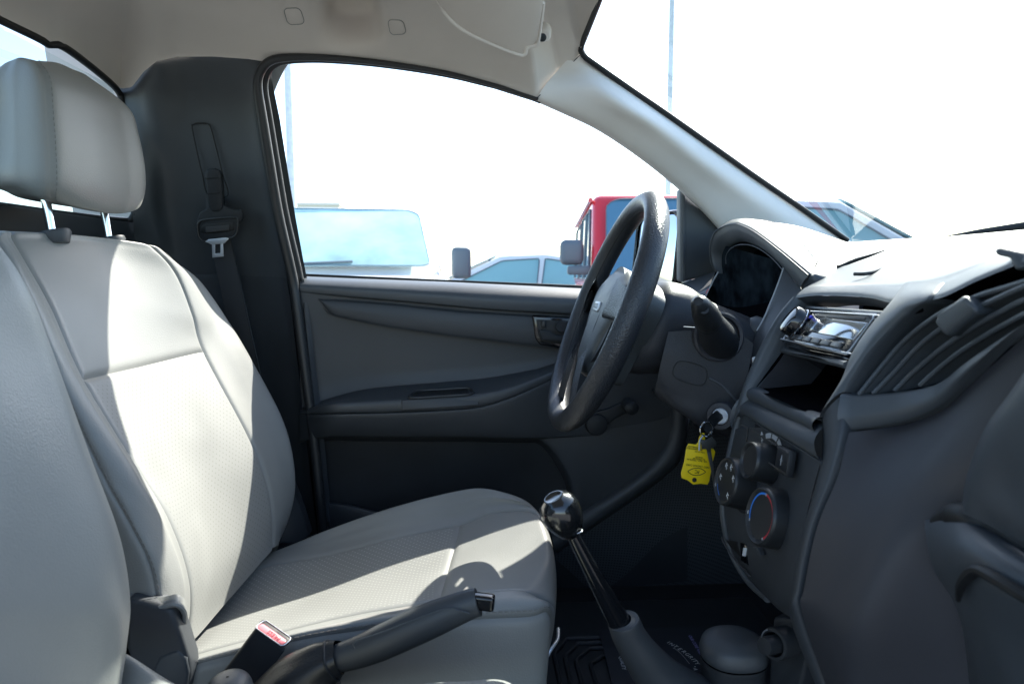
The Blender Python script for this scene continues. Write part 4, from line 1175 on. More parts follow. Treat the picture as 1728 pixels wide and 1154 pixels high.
# console bay: the dark recess that holds the stereo, with an open cubby below
bayT = PL([(1343, 503.5, .885), (1372, 499.5, .84), (1425, 499.5, .76), (1470, 503.5, .685), (1509, 511.5, .605)])
bay = part("stack_recess", loft([bayT + [-.002, 0, 0], bayT + [.012, 0, -.010], bayT + [.055, 0, -.012]], 30, 10), M['plastic2'], dash)
LB = PL([(1272, 657, .868), (1330, 684, .75), (1388, 707, .618)])
part("cubby_lip", loft([LB + [.012, 0, .001], LB + [.004, 0, .003], LB + [-.006, 0, .001], LB + [-.010, 0, -.006], LB + [-.006, 0, -.014]], 40, 20), M['dash'], dash)
D = np.array([.115, .012, .01])
TL_, TR_, BL_, BR_ = P(1320, 593, .87), P(1432, 616, .625), P(1273, 657, .868), P(1388, 707, .62)
cub = np.array([TL_, TR_, BR_, BL_]); cubb = cub + D
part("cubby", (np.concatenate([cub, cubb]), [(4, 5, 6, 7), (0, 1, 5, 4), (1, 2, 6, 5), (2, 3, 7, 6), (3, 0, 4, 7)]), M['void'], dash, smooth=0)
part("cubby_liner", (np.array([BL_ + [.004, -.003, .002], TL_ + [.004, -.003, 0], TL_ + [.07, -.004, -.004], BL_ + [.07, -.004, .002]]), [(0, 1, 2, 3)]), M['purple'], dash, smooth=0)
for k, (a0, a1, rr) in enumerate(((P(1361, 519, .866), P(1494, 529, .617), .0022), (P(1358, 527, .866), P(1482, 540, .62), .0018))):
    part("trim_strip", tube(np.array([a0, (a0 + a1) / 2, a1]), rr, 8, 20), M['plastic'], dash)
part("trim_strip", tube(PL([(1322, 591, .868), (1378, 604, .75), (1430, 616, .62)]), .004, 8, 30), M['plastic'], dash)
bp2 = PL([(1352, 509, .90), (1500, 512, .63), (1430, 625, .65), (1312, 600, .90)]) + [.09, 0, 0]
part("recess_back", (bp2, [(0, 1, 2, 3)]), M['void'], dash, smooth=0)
# panel between cubby and climate controls
cl = PL([(1254, 668, .880), (1275, 668, .865), (1332, 692, .75), (1396, 717, .608)])
sm = PL([(1242, 722, .880), (1258, 700, .868), (1300, 722, .76), (1350, 750, .655), (1394, 777, .592)])
part("stack_fascia", loft([arc(cl, 40) + [.004, 0, 0], arc(cl, 40) + [-.006, 0, -.004], arc(cl, 40) * .5 + arc(sm, 40) * .5 + [-.012, 0, 0], arc(sm, 40) + [-.007, 0, .002], arc(sm, 40)], 40, 20), M['dash'], dash)
part("stack_seam", tube(arc(sm, 40)[8:] + [-.004, 0, -.002], .0012, 6, 50), M['plastic'], dash)
# climate panel
cpr = [PL([(1241, 724, .878), (1300, 724, .762), (1386, 774, .60)]), PL([(1228, 790, .876), (1296, 800, .75), (1368, 840, .60)]), PL([(1222, 850, .872), (1280, 880, .74), (1352, 910, .60)]),
       PL([(1232, 925, .862), (1280, 960, .73), (1340, 985, .60)]), PL([(1262, 975, .82), (1290, 1000, .72), (1335, 1020, .61)]), PL([(1295, 1005, .76), (1310, 1025, .70), (1340, 1045, .62)])]
clim = part("climate_panel", loft(cpr, 40, 40), M['plastic2'], dash)
part("stack_edge", tube(PL([(1256, 664, .884), (1240, 728, .882), (1228, 785, .880), (1221, 840, .876), (1222, 880, .87), (1234, 930, .86), (1262, 978, .82), (1296, 1010, .76)]), .0048, 10, 80), M['dash'], dash)
part("stack_side", loft([PL([(1256, 664, .886), (1228, 785, .884), (1221, 850, .88), (1234, 930, .865), (1296, 1010, .77)]), PL([(1256, 664, .886), (1228, 785, .884), (1221, 850, .88), (1234, 930, .865), (1296, 1010, .77)]) + [.12, .015, .02], PL([(1256, 664, .886), (1228, 785, .884), (1221, 850, .88), (1234, 930, .865), (1296, 1010, .77)]) + [.4, .02, .03]], 30, 8), M['dark'], dash)

AX = unit([-.98, -.04, .20])     # climate knobs point back at the driver
KU = unit(np.array([0, 0, 1.0]) - AX * AX[2])
KS = np.cross(KU, AX)             # to the driver's right as seen from behind the knob face


def knob(px, py, Y, rx, depth, name="climate_knob"):
    c = P(px, py, Y)
    k = part(name, lathe(c, AX, [(-depth, rx * 1.04), (-.004, rx), (-.001, rx * .97), (0, rx * .92), (-.0008, rx * .86), (-.003, rx * .80), (-.0032, .001)], 48), M['rubber'], dash)
    part("knob_collar", lathe(c - AX * depth, AX, [(-.012, rx * 1.16), (.002, rx * 1.15), (.004, rx * 1.08), (.004, .01)], 40), M['dark'], k)
    fr = Frame(c - AX * .0030, -KS if False else np.cross(KU, AX), KU)
    return k, fr


def arcband(fr, r0, r1, a0, a1, h=.0004, m=24):
    A = np.radians(np.linspace(a0, a1, m))
    V = [fr.at(r * math.cos(a), r * math.sin(a), h * (1 if fr.n @ AX > 0 else -1)) for a in A for r in (r0, r1)]
    return (np.array(V), [(2 * i, 2 * i + 1, 2 * i + 3, 2 * i + 2) for i in range(m - 1)])


k1, f1 = knob(1280, 870, .675, .0305, .034)
part("cold_band", arcband(f1, .0225, .0250, 90, 205), M['blue'], k1, smooth=0)
part("hot_band", arcband(f1, .0225, .0250, -52, 86), M['red'], k1, smooth=0)
part("pointer", arcband(f1, .0245, .030, 186, 194, .002), M['white'], k1, smooth=0)
for a in (88, 208, -56):
    part("dial_dot", arcband(f1, .0222, .0253, a - 3, a + 3, .0006), M['greyprint'], k1, smooth=0)
k2, f2 = knob(1222, 811, .80, .0300, .030)
part("pointer", arcband(f2, .0245, .030, 202, 212, .002), M['white'], k2, smooth=0)
part("dial_line", arcband(f2, .0225, .0235, 205, 245), M['blue'], k2, smooth=0)


def icon(fr, s, t, par, sz=.0036):
    """a small seated figure with an arrow, the air flow pictogram"""
    sg = 1 if fr.n @ AX > 0 else -1
    h = .0005 * sg
    pts = []
    for (x0, y0, x1, y1) in ((-.5, .4, .0, 1.0), (-.7, -.4, -.1, .3), (-.1, -.7, .6, -.35), (.35, -1.2, .7, -.6), (.3, .2, 1.1, .45), (.2, -.1, .45, .75)):
        pts.append((np.array([fr.at(s + x * sz, t + y * sz, h) for x, y in ((x0, y0), (x1, y0), (x1, y1), (x0, y1))]), [(0, 1, 2, 3)]))
    part("airflow_icon", join(*pts), M['white'], par, smooth=0)


for a in (75, 118, 25, 178, -48):
    icon(f2, .0175 * math.cos(math.radians(a)), .0195 * math.sin(math.radians(a)), k2)
k3, f3 = knob(1262, 776, .735, .0215, .034)
fbase = Frame(f3.o - AX * .022, f3.ex, f3.ey)
for i in range(4):
    part("fan_step", arcband(fbase, .0285 + .0006 * i, .0345 + .0006 * i, 118 - i * 26, 96 - i * 26, .003, 8), M['greyprint'], clim, smooth=0)
icon(Frame(fbase.o + AX * .004, fbase.ex, fbase.ey), -.022, .028, clim, .0032)
icon(Frame(fbase.o + AX * .004, fbase.ex, fbase.ey), -.018, .022, clim, .0022)
# recirculation button
bf = Frame(P(1322, 777, .672), P(1340, 787, .64) - P(1308, 769, .70), np.array([.15, 0, 1.0]))
if bf.n[0] > 0:
    bf.n = -bf.n
bt_ = part("fan_button", bf.rect(-.019, -.0135, .019, .0135, -.006, .002, .0015), M['dark'], dash)
part("button_bar", bf.rect(-.017, .0095, .017, .0122, .001, .0030, .0006), M['purple'], bt_)
part("snowflake", join(*[bf.poly([(math.cos(a) * r, math.sin(a) * r * 1.15) for a, r in ((q, .0046), (q + .25, .0018), (q + math.pi / 2 - .25, .0018), (q + math.pi / 2, .0046), (q + math.pi / 4, .0006))], .0015, .0026, 0) for q in np.arange(4) * math.pi / 2]), M['greyprint'], bt_, smooth=0)
for a0, a1 in (((1307, 781, .698), (1334, 799, .642)), ((1260, 716, .80), (1271, 723, .785)), ((1271, 723, .785), (1268, 745, .785)), ((1275, 725, .78), (1320, 752, .69))):
    part("panel_line", tube(np.array([P(*a0), P(*a1)]) + [-.006, 0, 0], .0010, 6, 6, smooth=False), M['rubber'], clim)
# lower slot with the white marked slider
part("air_slot", slab(PL([(1232, 911, .855), (1262, 914, .80), (1280, 935, .765), (1283, 968, .76), (1262, 945, .80), (1240, 922, .845)]) + [-.006, 0, 0], (.02, 0, 0), .001), M['black'], dash)
part("slot_edge", tube(PL([(1231, 905, .858), (1233, 913, .855), (1250, 940, .825), (1279, 971, .765)]) + [-.010, 0, 0], .0013, 6, 30), M['purple'], dash)
sl_ = part("slider", slab(PL([(1262, 915, .795), (1276, 918, .775), (1279, 955, .77), (1263, 945, .795)]) + [-.010, 0, 0], (.015, 0, 0), .001), M['gloss'], dash)
part("slider_mark", slab(PL([(1270, 923, .784), (1274.5, 924, .777), (1272, 938, .780), (1267.5, 937, .787)]) + [-.0115, 0, 0], (.002, 0, 0), .0003), M['white'], sl_)
part("knob_tab", slab(PL([(1285, 922, .72), (1292, 923, .71), (1299, 936, .70), (1293, 934, .71)]) + [-.01, 0, 0], (.006, 0, 0), .0005), M['plastic'], clim)

# --- near air vent: dark throat, curved louvres, thumb tab
vt = PL([(1431, 664, .590), (1470, 603, .580), (1511, 557, .564), (1579, 507, .514), (1649, 475.5, .467), (1728, 443, .422), (1820, 411, .382)])
vb = PL([(1440, 664, .585), (1490, 662, .565), (1540, 656, .540), (1590, 643, .510), (1640, 606, .470), (1728, 548, .415), (1820, 490, .375)])
vtA, vbA = arc(vt, 40), arc(vb, 40)
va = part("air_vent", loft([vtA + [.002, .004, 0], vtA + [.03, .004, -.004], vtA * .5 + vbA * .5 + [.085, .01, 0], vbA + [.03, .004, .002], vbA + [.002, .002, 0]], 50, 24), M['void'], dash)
lines = [[(1452, 664, .582), (1490, 617, .573), (1530, 572, .555), (1590, 527, .507), (1655, 497, .463), (1700, 483, .437), (1790, 455, .392)],
         [(1476, 662, .572), (1510, 628, .562), (1556, 580, .538), (1620, 534, .487), (1690, 500, .440), (1728, 483, .42), (1800, 455, .388)],
         [(1513, 657, .556), (1540, 630, .546), (1590, 588, .512), (1650, 547, .468), (1700, 520, .436), (1728, 506, .42), (1800, 478, .388)],
         [(1556, 648, .532), (1580, 626, .520), (1620, 594, .492), (1670, 562, .456), (1728, 530, .418), (1800, 495, .385)]]
for i, L_ in enumerate(lines):
    A = arc(PL(L_), 50)
    off = np.array([.062, -.004, -.026])
    th_ = np.array([.0, 0, -.0024])
    Gs = np.stack([A, A + off, A + off + th_, A + th_ * .6, A + [-.0012, 0, -.0006]], 1)
    part("louvre", join(gridgeo(Gs, True), tube(A + [-.0015, 0, -.001], .0021, 8, 60)), M['dash'], va, smooth=40)
tabf = PL([(1577, 544, .500), (1590, 530, .497), (1626, 502, .470), (1634, 503, .465), (1648, 520, .456), (1655, 530, .453), (1625, 553, .472), (1606, 572, .486), (1590, 562, .493)])
part("vent_tab", slab(tabf + [-.004, -.002, .001], (.022, .004, 0), .004, 4, 40), M['plastic'], va)
part("vent_end_cap", slab(PL([(1686, 430, .452), (1700, 427, .446), (1740, 436, .428), (1745, 462, .42), (1722, 468, .43), (1712, 446, .437), (1688, 441, .448)]) + [-.008, -.004, .004], (.02, .004, 0), .003, 3), M['plastic'], dash)
# band under the vent
bb0 = PL([(1426, 664, .592), (1450, 666, .585), (1490, 664.5, .565), (1540, 658.5, .540), (1592, 645, .508), (1642, 608, .468), (1730, 550, .413), (1830, 488, .37)])
bb1 = PL([(1430, 729, .585), (1452, 727, .578), (1500, 720, .555), (1548, 709, .530), (1596, 686, .500), (1650, 637, .462), (1738, 556, .405), (1835, 494, .365)])
bb0, bb1 = arc(bb0, 60), arc(bb1, 60)
part("vent_surround", loft([bb0 + [.014, .002, 0], bb0 + [-.003, -.001, 0], bb0 * .85 + bb1 * .15 + [-.007, -.003, 0], bb0 * .4 + bb1 * .6 + [-.010, -.003, 0], bb1 + [-.006, -.002, .003], bb1], 60, 30), M['dash'], dash)
# lower passenger side: big panel, its left frame strip, glove box and lower tray
ls0 = PL([(1388, 706, .618), (1386, 774, .602), (1370, 840, .60), (1353, 905, .60), (1340, 985, .60), (1338, 1050, .61), (1380, 1160, .60)])
ls1 = PL([(1430, 664, .592), (1430, 728, .575), (1412, 800, .57), (1378, 886, .57), (1355, 990, .57), (1352, 1030, .57), (1400, 1160, .57)])
ls0, ls1 = arc(ls0, 60), arc(ls1, 60)
part("stack_strip", loft([ls0 + [.004, .006, 0], ls0, ls0 * .6 + ls1 * .4 + [-.006, -.002, 0], ls1 * .8 + ls0 * .2 + [-.006, -.002, 0], ls1 + [.0, .002, 0], ls1 + [.012, .006, 0]], 60, 20), M['plastic2'], dash)
pr = [PL([(1430, 730, .578), (1500, 721, .556), (1548, 710, .531), (1597, 687, .501), (1651, 638, .463), (1739, 557, .406)]),
      PL([(1415, 800, .568), (1470, 800, .540), (1530, 790, .505), (1590, 760, .475), (1645, 735, .45), (1745, 680, .40)]),
      PL([(1380, 886, .568), (1440, 890, .53), (1505, 880, .492), (1560, 860, .475), (1622, 845, .45), (1745, 800, .40)]),
      PL([(1357, 990, .568), (1410, 1000, .53), (1470, 985, .490), (1510, 975, .485), (1600, 960, .47), (1745, 950, .43)]),
      PL([(1354, 1035, .568), (1390, 1060, .53), (1440, 1090, .495), (1480, 1090, .495), (1580, 1080, .48), (1745, 1080, .45)]),
      PL([(1402, 1180, .568), (1420, 1180, .54), (1440, 1190, .52), (1480, 1200, .52), (1580, 1200, .50), (1745, 1200, .47)])]
part("passenger_panel", loft(pr, 60, 60, relax=60), M['purple'], dash, smooth=70)
gb = [PL([(1735, 618, .385), (1700, 668, .40), (1668, 712, .412), (1645, 760, .42), (1628, 815, .426), (1622, 862, .43)]),
      PL([(1745, 630, .36), (1712, 680, .375), (1680, 730, .39), (1656, 780, .40), (1638, 830, .408), (1630, 868, .412)]),
      PL([(1800, 700, .33), (1770, 740, .34), (1735, 780, .355), (1705, 820, .37), (1680, 860, .38), (1672, 888, .388)]),
      PL([(1900, 800, .28), (1870, 840, .29), (1830, 870, .305), (1790, 900, .32), (1750, 920, .34), (1730, 925, .36)])]
part("glove_box_lid", loft(gb, 40, 30), M['plastic'], dash)
part("lid_gap", tube(gb[0] + [.003, -.012, 0], .0020, 8, 60), M['black'], dash)
part("lid_gap", tube(PL([(1562, 872, .468), (1592, 863, .452), (1622, 866, .43), (1660, 884, .415), (1735, 926, .375)]) + [0, -.010, 0], [.004, .010, .009, .007, .006], 10, 50), M['black'], dash)  # black arch: lid gap plus the curved shadow, modelled as a dark tube
tr_ = [PL([(1560, 878, .47), (1595, 870, .445), (1630, 874, .42), (1680, 900, .395), (1760, 945, .36)]),
       PL([(1562, 900, .455), (1598, 893, .425), (1640, 900, .395), (1690, 925, .37), (1770, 965, .34)]),
       PL([(1575, 960, .440), (1600, 945, .405), (1640, 955, .38), (1690, 985, .355), (1775, 1030, .33)]),
       PL([(1620, 1040, .445), (1640, 1060, .41), (1670, 1080, .385), (1710, 1100, .37), (1790, 1120, .35)]),
       PL([(1640, 1190, .45), (1660, 1190, .42), (1690, 1190, .40), (1720, 1190, .38), (1800, 1190, .36)])]
part("glove_box_lower", loft(tr_, 40, 40, relax=20), M['plastic'], dash)
part("lid_handle_gap", tube(PL([(1617, 1012, .402), (1621, 990, .392), (1634, 970, .382), (1652, 962, .372), (1690, 982, .352), (1760, 1025, .328)]), [.0015, .003, .0036, .0036, .0036, .0036], 8, 50), M['black'], dash)

# near end of the dash in front of the passenger
c_top = np.array([r0[-1], r1[-1], r2[-1], r3[-1], wbase[-1]])
c_face = np.array([r0[-1], P(1835, 494, .365), P(1900, 800, .28), P(1800, 1190, .36)])
for nm, c in (("passenger_top", c_top), ("passenger_face", c_face)):
    part(nm, loft([c, c * [1, .5, 1] + [0, .03, .004], c * [1, 0, 1] + [0, .05, 0]], 24, 12), M['dash'], dash)
# --- below the column: lower dash and knee panel
kp = [PL([(1105, 640, 1.10), (1160, 600, 1.02), (1240, 600, .93), (1262, 615, .90)]), PL([(1112, 690, 1.12), (1160, 690, 1.03), (1215, 690, .93), (1246, 700, .895)]), PL([(1140, 735, 1.15), (1180, 730, 1.05), (1215, 730, .95), (1238, 735, .895)]), PL([(1180, 735, 1.2), (1200, 745, 1.1), (1215, 755, 1.0), (1236, 765, .895)]) + [.15, 0, .01]]
part("knee_panel", loft([k + [.06, .02, 0] for k in kp], 30, 24), M['dark'], dash)
lowd = [PL([(1150, 560, 1.40), (1230, 560, 1.15), (1270, 560, .90)]) + [.06, 0, 0], PL([(1160, 640, 1.42), (1230, 660, 1.15), (1262, 680, .90)]) + [.06, 0, 0], PL([(1165, 700, 1.42), (1220, 720, 1.2), (1245, 740, .92)]) + [.08, 0, 0], PL([(1165, 700, 1.42), (1220, 720, 1.2), (1245, 740, .92)]) + [.3, 0, .01]]
part("lower_dash", loft(lowd, 24, 20), M['dark'], dash)
part("chrome_clip", slab(PL([(1268, 603, .897), (1277, 600, .892), (1277, 610, .892), (1270, 617, .896)]), (.006, 0, 0), .001), M['steel'], dash)

# ================================================================== stereo in the stack
A, Bn, Cn = P(1321, 578, .850), P(1434, 604, .628), P(1354, 523, .862)
rf = Frame(A, Bn - A, Cn - A)
if rf.n[0] > 0:
    rf.n = -rf.n
Wd = np.linalg.norm(Bn - A); Ht = (Cn - A) @ rf.ey
st = thing("car_stereo", "glossy black car stereo with round volume knob in the centre stack", "car stereo", rf.at(Wd / 2, Ht / 2, -.01))
body = part("stereo_body", rf.rect(-.002, -.002, Wd + .002, Ht + .002, -.08, -.002, .002), M['gloss'], st)
part("bezel", rf.poly([(s, t) for s, t in rrect(0, 0, Wd, Ht, .006)], -.004, .003, .0012), M['gloss'], st)
part("bezel_line", tube(np.array([rf.at(s, t, .0034) for s, t in rrect(.003, .003, Wd - .003, Ht - .003, .006)]), .0007, 6, 100, True), M['steel'], st)
dp = [(.052, .020), (Wd - .010, .017), (Wd - .007, Ht - .012), (.060, Ht - .011), (.053, Ht - .02)]
display = mat("stereo_display", (.24, .26, .28), .10, spec=0.9, coat=0.6, metal=.75)
part("display", rf.poly(dp, .002, .0045, .0015), display, st)
part("disc_slot", rf.rect(.055, Ht - .0095, Wd - .02, Ht - .006, .0028, .0036, .0003), M['black'], st)
for i in range(6):
    s0 = .018 + i * (Wd - .04) / 6
    part("preset_button", rf.rect(s0, .0055, s0 + (Wd - .04) / 6 - .004, .0125, .002, .0058, .0012), M['steel'] if False else M['rubber'], st)
kb = part("volume_knob", lathe(rf.at(.028, Ht * .52, 0), rf.n, [(.002, .0215), (.006, .0215), (.007, .0195), (.016, .0190), (.019, .0175), (.0205, .012), (.021, .001)], 40), M['gloss'], st)
part("knob_ring", tube(np.array([rf.at(.028 + .0205 * math.cos(a), Ht * .52 + .0205 * math.sin(a), .0068) for a in np.arange(24) * math.pi / 12]), .0009, 6, 60, True), M['chrome'], kb)
part("indicator", rf.rect(.047, Ht - .0135, .054, Ht - .0095, .003, .0052, .0006), mat("blue_indicator", (.03, .03, .5), .3), st)
part("mode_button", rf.rect(.006, .014, .014, .020, .002, .005, .001), M['steel'], st)

# ================================================================== steering wheel
WY = 1.05
wc = (P(1092, 342, WY) + P(946, 706, WY)) / 2
wu = unit(P(1092, 342, WY) - P(946, 706, WY))          # up the wheel plane
RW = np.linalg.norm(P(1092, 342, WY) - P(946, 706, WY)) / 2
wside = np.array([0, -1.0, 0])
wnrm = unit(np.cross(wside, wu))
if wnrm[0] > 0:
    wnrm = -wnrm                                        # towards the driver
sw = thing("steering_wheel", "black grained steering wheel with a pale horn pad in front of the driver's seat", "steering wheel", wc)
ring = np.array([wc + RW * (math.cos(a) * wside + math.sin(a) * wu) for a in np.arange(48) * 2 * math.pi / 48])
# rim section: fat oval with a flat outer face
th = np.arange(20) * 2 * math.pi / 20
prof = np.stack([np.cos(th) * 1.16, np.sin(th) * 0.93 * (1 - .10 * np.cos(2 * th))], 1)
part("rim", tube(ring, .0158, m=160, closed=True, prof=prof), M['wheel'], sw, smooth=70)
part("rim_seam", tube(np.array([wc + (RW - .0150) * (math.cos(a) * wside + math.sin(a) * wu) + wnrm * .004 for a in np.arange(48) * 2 * math.pi / 48]), .0008, 5, 120, True), M['black'], sw)


def wl(s, t, h):
    return wc + wside * s + wu * t + wnrm * h


def padrow(k, h):
    o = [(-.108, .022), (-.102, .048), (-.078, .060), (-.045, .072), (0, .077), (.045, .072), (.078, .060), (.102, .048), (.108, .022), (.094, -.012), (.072, -.045), (.056, -.085), (.040, -.104), (0, -.108), (-.040, -.104), (-.056, -.085), (-.072, -.045), (-.094, -.012)]
    return crc(np.array([wl(s * k, (t + .01) * k - .01, h) for s, t in o]), 100)


rows = [padrow(.90, -.06), padrow(.95, -.036), padrow(.95, -.014), padrow(.915, -.002), padrow(.77, .006), padrow(.48, .0105), padrow(.2, .0118), padrow(.01, .012)]
rows = np.array(rows)
Gp_ = cr(rows, np.linspace(0, 7, 44))
part("horn_pad", gridgeo(Gp_, True), M['hub'], sw, smooth=60)
part("pad_groove", tube(crc(np.array([wl(s * .93, t * .93, h - .0225) for s, t, h in ((-.030, .058, .0262), (0, .062, .0265), (.030, .058, .0262), (.040, .02, .032), (.036, -.03, .0325), (.025, -.075, .027), (0, -.082, .025), (-.025, -.075, .027), (-.036, -.03, .0325), (-.040, .02, .032))]), 80), .0011, 6, 80, True), M['dark'], sw)
em = part("emblem_plate", slab([wl(s, t, .0092) for s, t in rrect(-.021, -.004, .021, .012, .004)], wnrm * .0048, .001), M['silver'], sw)
text("emblem_lettering", "ISUZU", wl(0, .0042, .0144), wside, wu, .0115, M['ink'], sw, space=.95)
for s in (-1, 1):
    part("spoke", loft([np.array([wl(s * .085, .050, h), wl(s * .13, .040, h - .006), wl(s * (RW - .004), .036, -.004 if h > 0 else -.02)]) for h in (.016,)] +
                       [np.array([wl(s * .090, .020, .018), wl(s * .13, .014, .010), wl(s * (RW - .002), .010, .004)])] +
                       [np.array([wl(s * .080, -.010, .014), wl(s * .13, -.008, .006), wl(s * (RW - .004), -.012, -.002)])] +
                       [np.array([wl(s * .080, .010, -.012), wl(s * .13, .006, -.014), wl(s * (RW - .004), .004, -.012)])] +
                       [np.array([wl(s * .085, .050, .016), wl(s * .13, .040, .010), wl(s * (RW - .004), .036, -.004)])], 24, 30), M['wheel'], sw)
    part("lower_spoke", loft([np.array([wl(s * .05, -.06, .012), wl(s * .068, -.115, .008), wl(s * .088, -math.sqrt(RW ** 2 - .088 ** 2), -.002)]),
                              np.array([wl(s * .034, -.08, .016), wl(s * .050, -.125, .012), wl(s * .066, -math.sqrt(RW ** 2 - .066 ** 2), .004)]),
                              np.array([wl(s * .022, -.09, .010), wl(s * .036, -.13, .004), wl(s * .050, -math.sqrt(RW ** 2 - .05 ** 2), -.006)])], 20, 14), M['wheel'], sw)
part("back_cover", lathe(wl(0, -.01, 0), -wnrm, [(.0, .085), (.02, .083), (.045, .074), (.06, .066)], 40, up=wu), M['dark'], sw)

# ================================================================== column, stalks, ignition lock
col = thing("steering_column", "dark plastic steering column shroud with lever stalk and ignition lock", "steering column", P(1180, 620, 1.0))
cax = unit(np.array([.935, 0, -.30]))
cs = []
for px, py, rx, rz, Yc in ((1072, 553, .076, .070, 1.05), (1095, 552, .082, .075, 1.05), (1130, 556, .078, .071, 1.05), (1170, 575, .075, .066, 1.05), (1230, 592, .078, .060, 1.05)):
    c = P(px, py, Yc)
    n_ = np.cross(cax, wside)
    cs.append(crc(np.array([c + wside * rx * math.copysign(abs(math.cos(a)) ** .75, math.cos(a)) + n_ * (rz * math.copysign(abs(math.sin(a)) ** .75, math.sin(a))) for a in np.arange(20) * 2 * math.pi / 20]), 80))
part("upper_shroud", gridgeo(cr(np.array(cs), np.linspace(0, 4, 50)), True), M['shroud'], col, smooth=60)
part("shroud_mouth", lathe(P(1072, 553, 1.05) + cax * .004, -cax, [(0, .072), (.03, .066), (.032, .03), (.032, .001)], 40), M['black'], col)
# lower shroud: flat sided, with the lock in its near corner
low_ = [PL([(1128, 560, .965), (1155, 558, .960), (1200, 560, .952), (1250, 566, .945), (1272, 580, .94)]),
        PL([(1118, 600, .962), (1150, 605, .955), (1200, 615, .947), (1245, 625, .94), (1262, 630, .935)]),
        PL([(1108, 645, .968), (1140, 660, .958), (1190, 672, .948), (1232, 680, .94), (1248, 685, .938)]),
        PL([(1104, 664, .99), (1130, 684, .972), (1160, 702, .960), (1190, 722, .955), (1232, 735, .95)]),
        PL([(1100, 655, 1.03), (1125, 680, 1.02), (1160, 700, 1.01), (1190, 718, 1.0), (1232, 732, 1.0)])]
part("lower_shroud", loft(low_, 40, 50), M['shroud'], col, smooth=60)
part("shroud_line", tube(PL([(1152, 551, .957), (1180, 553, .953)]) + [0, -.004, 0], .0008, 5, 10), M['silver'], col)
part("cover_outline", tube(PL([(1146, 610, .954), (1190, 622, .948), (1184, 650, .948), (1138, 636, .955)]) + [0, -.001, 0], .0007, 5, 60, True), M['black'], col)
part("shroud_edge", tube(PL([(1197, 638, .945), (1218, 650, .942), (1246, 680, .938)]), .0016, 6, 20), M['dash'], col)
# stalk towards the camera
sk0, sk1 = P(1214, 575, .945), P(1182, 515, .845)
sa = unit(sk1 - sk0)
L_ = np.linalg.norm(sk1 - sk0)
part("stalk_bezel", lathe(P(1213, 568, .945), np.array([-.05, -1, .06]), [(-.01, .036), (.002, .0355), (.004, .033), (.003, .029), (-.004, .028)], 48), M['purple'], col)
stk = part("stalk", lathe(sk0, sa, [(-.02, .0255), (.010, .0255), (.020, .0245), (.050, .0205), (L_ * .60, .0170), (L_ * .62, .0168)], 40), M['dark'], col)
part("stalk_knob", lathe(sk0, sa, [(L_ * .60, .0178), (L_ * .63, .0184), (L_ * .80, .0165), (L_ * .96, .0130), (L_ * 1.06, .0105), (L_ * 1.10, .006), (L_ * 1.105, .0005)], 40), M['rubber'], stk)
part("knob_mark", lathe(P(1188, 522, .838), unit(np.array([-.15, -1, .2])), [(-.004, .0062), (.0012, .006), (.0014, .0005)], 20), M['dark'], stk)
part("wiper_stalk", lathe(P(1268, 553, 1.0), unit(np.array([-.9, .2, .35])), [(-.03, .02), (.0, .019), (.006, .014), (.007, .001)], 24), M['plastic'], col)
# ignition lock
lk = P(1216, 702, .925)
la = unit(np.array([-.62, -.78, .08]))
lock = part("ignition_lock", lathe(lk, la, [(-.03, .0195), (.0, .0195), (.002, .0185), (.0025, .0125), (-.002, .0115), (-.0025, .001)], 40), M['purple'], col)
part("lock_ring", lathe(lk, la, [(-.001, .0112), (.0022, .0112), (.0026, .0103), (.001, .0095), (.0008, .0005)], 32), M['steel'], lock)

# ================================================================== keys and tag
key = thing("key_bunch", "car key in the ignition with a split ring and a second key hanging from it", "keys", lk + la * .002)
kd = unit(P(1196, 722, .89) - lk)
kr = Frame(lk + la * .004, kd, np.cross(kd, unit(np.array([-.3, -.9, .1]))))
part("key_bow", slab(np.array([P(1219, 699, .922), P(1210, 692, .915), P(1200, 700, .902), P(1192, 715, .892), P(1190, 724, .889), P(1196, 729, .889), P(1203, 724, .892), P(1213, 712, .908), P(1221, 706, .92)]), (-.004, -.006, 0), .002, 3), M['black'], key)
rc_ = P(1192.5, 724, .888)
part("split_ring", tube(np.array([rc_ + .0098 * (math.cos(a) * np.array([.95, .25, 0]) + math.sin(a) * np.array([0, 0, 1.0])) for a in np.arange(20) * math.pi / 10]), .0010, 8, 64, True), M['chrome'], key)
part("split_ring", tube(np.array([rc_ + .0101 * (math.cos(a) * np.array([.93, .30, 0]) + math.sin(a) * np.array([.05, 0, 1.0])) + [0, .0018, 0] for a in np.arange(20) * math.pi / 10]), .0009, 8, 64, True), M['chrome'], key)
part("wire_loop", tube(PL([(1186, 735, .886), (1181, 744, .884), (1180, 760, .883)]), .0012, 8, 20), M['steel'], key)
kg = [(1184, 752, .880), (1182, 742, .881), (1191, 743, .881), (1201, 737, .882), (1209, 746, .883), (1208, 753, .883), (1200, 757, .882), (1200, 763, .882), (1194, 763, .881), (1192, 758, .881), (1184, 758, .880)]
k2b = part("spare_key", slab(PL(kg), (.001, .004, 0), .001, 2), mat("grey_key_plastic", (.035, .035, .032), .55), key)
part("key_blade", slab(PL([(1193, 762, .882), (1200, 762, .883), (1204, 785, .884), (1208, 822, .886), (1205, 822, .886), (1199, 790, .884)]), (.0005, .002, 0), .0004), mat("dull_key_steel", (.10, .10, .10), .45, metal=.5), k2b)
tag_ = thing("key_tag", "yellow plastic dealer's key tag hanging upside down below the ignition", "key tag", P(1178, 780, .89))
